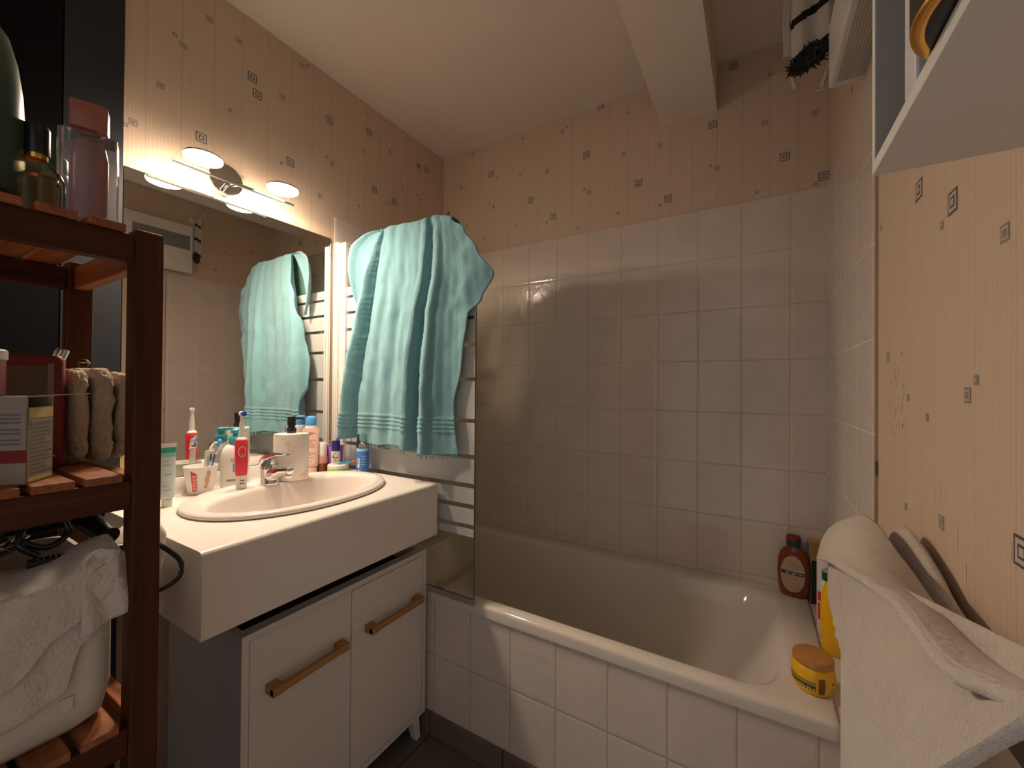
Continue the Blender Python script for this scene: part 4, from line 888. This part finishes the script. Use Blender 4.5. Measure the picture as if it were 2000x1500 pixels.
# second shelf
Z2 = 1.0902
t = thing('carton_box', 'open white cardboard carton with grey print and a red stripe, on the middle shelf', 'box', (.700, .135, Z2), math.radians(143.1))
mb = MB(); Lx, Ly, Hh = .050, .090, .112
mb.box((0, 0, 0), (Lx, Ly, .0015)); mb.box((0, 0, 0), (.0012, Ly, Hh)); mb.box((Lx-.0012, 0, 0), (Lx, Ly, Hh)); mb.box((0, 0, 0), (Lx, .0012, Hh-.014)); mb.box((0, Ly-.0012, 0), (Lx, Ly, Hh)); mb.box((.0012, .004, Hh-.001), (Lx-.0012, Ly, Hh))
rnd = random.Random(3)
def lface(y0, y1, z0, z1, mi, off=.0004): mb.add([(-off, y0, z0), (-off, y1, z0), (-off, y1, z1), (-off, y0, z1)], [(0, 1, 2, 3)], mi)
def rface(x0, x1, z0, z1, mi, off=.0004): mb.add([(x0, -off, z0), (x1, -off, z0), (x1, -off, z1), (x0, -off, z1)], [(0, 1, 2, 3)], mi)
lface(0, Ly, .028, .044, 1)
for k, z in enumerate((.088, .083, .078, .069, .064, .056, .051)): lface(.006, .05+.05*rnd.random(), z, z+.0022, 2)
rface(.002, Lx-.001, .084, .097, 3); rface(.002, Lx-.001, .003, .008, 3)
for k in range(13): rface(.004, .030+.024*rnd.random(), .012+.0053*k, .0142+.0053*k, 2)
mb.build('carton_body', [m_card, m_cardred, m_text, m_paleyel], t, smooth=False)
mb = MB(); mb.box((.001, -.040, -.0006), (Lx-.004, .001, .0006), rot=Matrix.Rotation(math.radians(-4), 4, 'X'), piv=(.03, 0, 0)); mb.v = [(a, b, c+Hh+.0004) for a, b, c in mb.v]; mb.build('flap', m_card, t, smooth=False)
t = thing('red_tin', 'round dark red tin with a pale lid on top of the cardboard carton', 'tin', (.640, .0835, Z2+.1125))
mb = MB(); mb.lathe([(.0415, 0), (.0425, .001), (.0425, .046)], (0, 0, 0), 40)
for k in range(8): mb.patch(.0425, .0425, -.4, .55-.03*(k % 3), .006+.004*k, .0075+.004*k, .0003, 10, 1)
mb.build('tin_body', [P('tin red', (.19, .014, .017), .4), P('tin print', (.30, .08, .07), .5)], t)
mb = MB(); mb.lathe([(.0430, .046), (.0438, .047), (.0438, .058), (.042, .060), (.001, .0605)], (0, 0, 0), 40); mb.build('lid', P('pale lid', (.50, .44, .38), .5), t)
t = thing('red_pouch', 'red edged pouch with a smoky window standing between the carton and the fleece cloths', 'pouch', (.585, .150, Z2))
mb = MB(); mb.loft([rrect(-.045+e, -e, -.065+e, .044-e, .010, z, 5) for z, e in ((0, .004), (.006, 0), (.164, 0), (.171, .004))]); mb.build('pouch_body', m_maroon, t, ang=50)
mb = MB(); mb.box((-.0005, -.06, .012), (.0008, .030, .155)); b = mb.build('window', m_smoke, t, smooth=False, bevel=.0005); b['label'] = 'smoky transparent window'
mb = MB(); mb.box((.0002, .0232, .010), (.0014, .030, .159)); mb.build('piping', P('greige piping', (.20, .15, .12), .6), t, smooth=False)
def fleece(label, y0, y1, z1, x1, seed):
    o = thing('fleece_cloth', label, 'cloth', ((.40+x1)/2, (y0+y1)/2, Z2), 0, 'folded fleece cloths on the middle shelf')
    hx, hy, hz = (x1-.40)/2, (y1-y0)/2, (z1-Z2)/2
    mb = MB()
    def f(u, v):
        a, b = 2*PI*u, PI*(v-.5); pw = lambda c, e: math.copysign(abs(c)**e, c)
        p = Vector((hx*pw(math.cos(b), .35)*pw(math.cos(a), .35), hy*pw(math.cos(b), .5)*pw(math.sin(a), .6), hz*pw(math.sin(b), .4)))
        q = p*55+Vector((seed*9, 0, 0)); k = noise.noise(q)*.0038+noise.noise(q*2.3)*.0022+noise.noise(q*5)*.001
        n = Vector((p.x/hx**2, p.y/hy**2, p.z/hz**2)).normalized(); p = p+n*k
        return (p.x, p.y, max(p.z, -hz+.001)+hz)
    mb.grid(f, 72, 60); mb.build('pile', m_fleece, o, ang=180)
fleece('folded cream fleece cloth nearest the red pouch', .199, .2225, 1.243, .585, 1)
fleece('thick middle one of the folded cream fleece cloths', .2245, .2535, 1.246, .580, 2)
fleece('thin outer folded cream fleece cloth beside the shelf post', .2555, .276, 1.240, .574, 3)
t = thing('silver_stick', 'slim silver tube leaning behind the red pouch', 'tube', (.512, .140, Z2))
d = Vector((.012, .062, .185)); mb = MB(); mb.tube([(0, 0, .004), d*.6, d*.985, d], [.0085, .0085, .0085, .0075], 16); mb.build('tube_body', m_silver, t)
t = thing('bead', 'small dark and gold bead lying on the fleece cloths', 'bead', (.535, .2235, 1.2465))
mb = MB(); mb.lathe([(.001, 0), (.005, .001), (.0075, .005), (.0075, .009), (.005, .0125), (.001, .0135)], (0, 0, 0), 18); mb.lathe([(.0077, .0062), (.0077, .0085)], (0, 0, 0), 18, mi=1, cap0=False, cap1=False); mb.build('bead_body', [m_black, m_goldm], t)

# third shelf: canvas basket, towel over it, hairdryer and bag on top
Z3 = .7325
t = thing('storage_basket', 'white canvas storage basket on the lower shelf under the rumpled white cloth', 'basket', (.56, .09, Z3))
mb = MB(); mb.loft([rrect(-.14+e, .128-e, -.145+e, .137-e, .03, z, 6) for z, e in ((0, .018), (.012, .006), (.05, 0), (.215, -.0), (.2155, .006), (.05, .006))], True, True)
mb.build('basket_body', m_basketf, t, ang=50)
mb = MB(); mb.box((.1275, .078, .040), (.1300, .092, .058)); mb.build('label_tag', P('white tag', (.60, .55, .48), .6), t, smooth=False)
t = thing('rumpled_cloth', 'rumpled white terry cloth draped over the canvas basket on the lower shelf', 'cloth', (.62, .09, Z3+.2))
def cloth(hem, x0, top, back, seed):
    mb = MB()
    def f(u, v):
        y = -.06+.285*u; zh = hem(y); zt_ = top+.010*math.sin(u*5+seed)+.016*max(0, u-.8)/.2
        if v < .62: k = v/.62; z = zh+(zt_-zh)*k; x = x0
        else: k = (v-.62)/.38; z = zt_+.012*math.sin(PI*k)-.006*k; x = x0-back*k
        q = Vector((y*18, z*16, seed)); x += .0045*noise.noise(q)+.003*noise.noise(q*2.7) if v < .62 else 0
        z += .006*noise.noise(Vector((x*20, y*22, seed+5)))*(v > .5)
        return (x-.62, y-.09, z-Z3-.2)
    mb.grid(f, 60, 50); return mb
cloth(lambda y: interp([(-.06, .76), (.05, .80), (.117, .835), (.17, .885), (.225, .925)], y), .7025, .958, .11, 2).build('upper_fold', m_wtowel, t, solid=.004, ang=180)
cloth(lambda y: interp([(-.06, .70), (.05, .75), (.12, .785), (.17, .80), (.19, .86), (.225, .90)], y), .6955, .951, .13, 6).build('lower_fold', m_wtowel, t, solid=.004, ang=180)
mb = MB()
mb.grid(lambda u, v: ((.6995+.004*math.sin(u*9+v*2)+.002*math.sin(v*7))-.62, .186+.045*u-.09+.01*(1-v)*u, .888+.085*v-.018*(1-u)*(1-v)+.012*math.sin(PI*u)*v-Z3-.2), 24, 30); mb.build('side_gather', m_wtowel, t, solid=.005, ang=180)
t = thing('hair_dryer', 'black hairdryer with its cable lying on top of the white cloth', 'hair dryer', (.56, .19, .997))
mb = MB(); T3 = Matrix.Rotation(PI/2, 4, 'X')
mb.lathe([(.001, -.06), (.027, -.058), (.031, -.03), (.030, .02), (.024, .06), (.022, .085), (.019, .085), (.018, .06), (.001, .058)], (-.03, 0, .018), 28, T=T3); mb.build('barrel', m_black, t)
mb = MB(); mb.tube([(-.03, .03, .01), (0.0, .035, -.002), (.03, .04, -.010), (.06, .045, -.018)], [.017, .016, .015, .014], 14); mb.build('handle', m_black, t)
mb = MB(); mb.tube([(.075, -.002-.04, -.0275), (.078, .02, -.031), (.078, .055, -.036)], .0062, 12)
for i in range(15): mb.lathe([(.0070, -.0012), (.0078, 0), (.0070, .0012)], (.0765, -.034+.0057*i, -.028-.0004*i), 12, T=T3)
mb.build('strain_relief', m_black, t)
mb = MB(); mb.tube([lerp_path([(.078, .055, -.036), (.07, .075, -.030), (.05, .105, -.050), (.04, .128, -.072), (.04, .147, -.100), (.04, .143, -.128), (.03, .11, -.142), (-.02, .095, -.145), (-.08, .09, -.14), (-.13, .085, -.12)], i/50) for i in range(51)], .0042, 10)
mb.build('cable', m_black, t)
mb = MB(); mb.tube([lerp_path([(.065, -.03, -.022), (.06, -.048, .0), (.05, -.035, .030), (.045, -.01, .028), (.05, .002, .0), (.055, -.02, -.015), (.05, -.045, .005), (.03, -.03, .04), (.02, .01, .035), (.01, .03, .03)], i/60) for i in range(61)], .0042, 10); mb.build('cable_loop', m_black, t)
t = thing('clear_bag', 'crumpled clear plastic bag lying beside the black hairdryer', 'bag', (.545, .11, .962))
def fb(u, v):
    a, b = 2*PI*u, PI*(v-.5); p = Vector((.045*math.cos(b)*math.cos(a), .05*math.cos(b)*math.sin(a), .026*math.sin(b)+.027))
    k = 1+.35*noise.noise(p*45)+.2*noise.noise(p*110); return (p.x*k, p.y*k, max(.001, p.z*k))
mb = MB(); mb.grid(fb, 40, 28); mb.build('film', thin_glass('crumpled film', (.80, .76, .68), 2.2, .12), t, ang=60)
t = thing('cotton_bag', 'white cotton bag corner poking out to the right of the shelf post', 'bag', (.455, .312, .87))
mb = MB()
def fc(u, v):
    a, b = 2*PI*u, PI*(v-.5); pw = lambda c, e: math.copysign(abs(c)**e, c)
    p = Vector((.055*pw(math.cos(b), .6)*pw(math.cos(a), .6), .040*pw(math.cos(b), .6)*pw(math.sin(a), .7)+.02*math.sin(b), .075*pw(math.sin(b), .6)))
    k = 1+.10*noise.noise(p*40+Vector((3, 0, 0))); return (p.x*k, p.y*k, p.z*k)
mb.grid(fc, 40, 30); mb.build('bag_body', m_basketf, t, ang=180)
mb = MB(); mb.tube([(.05, .002, .030), (.056, .018, .034), (.050, .034, .032)], .0016, 8); mb.build('zip', m_ink, t)
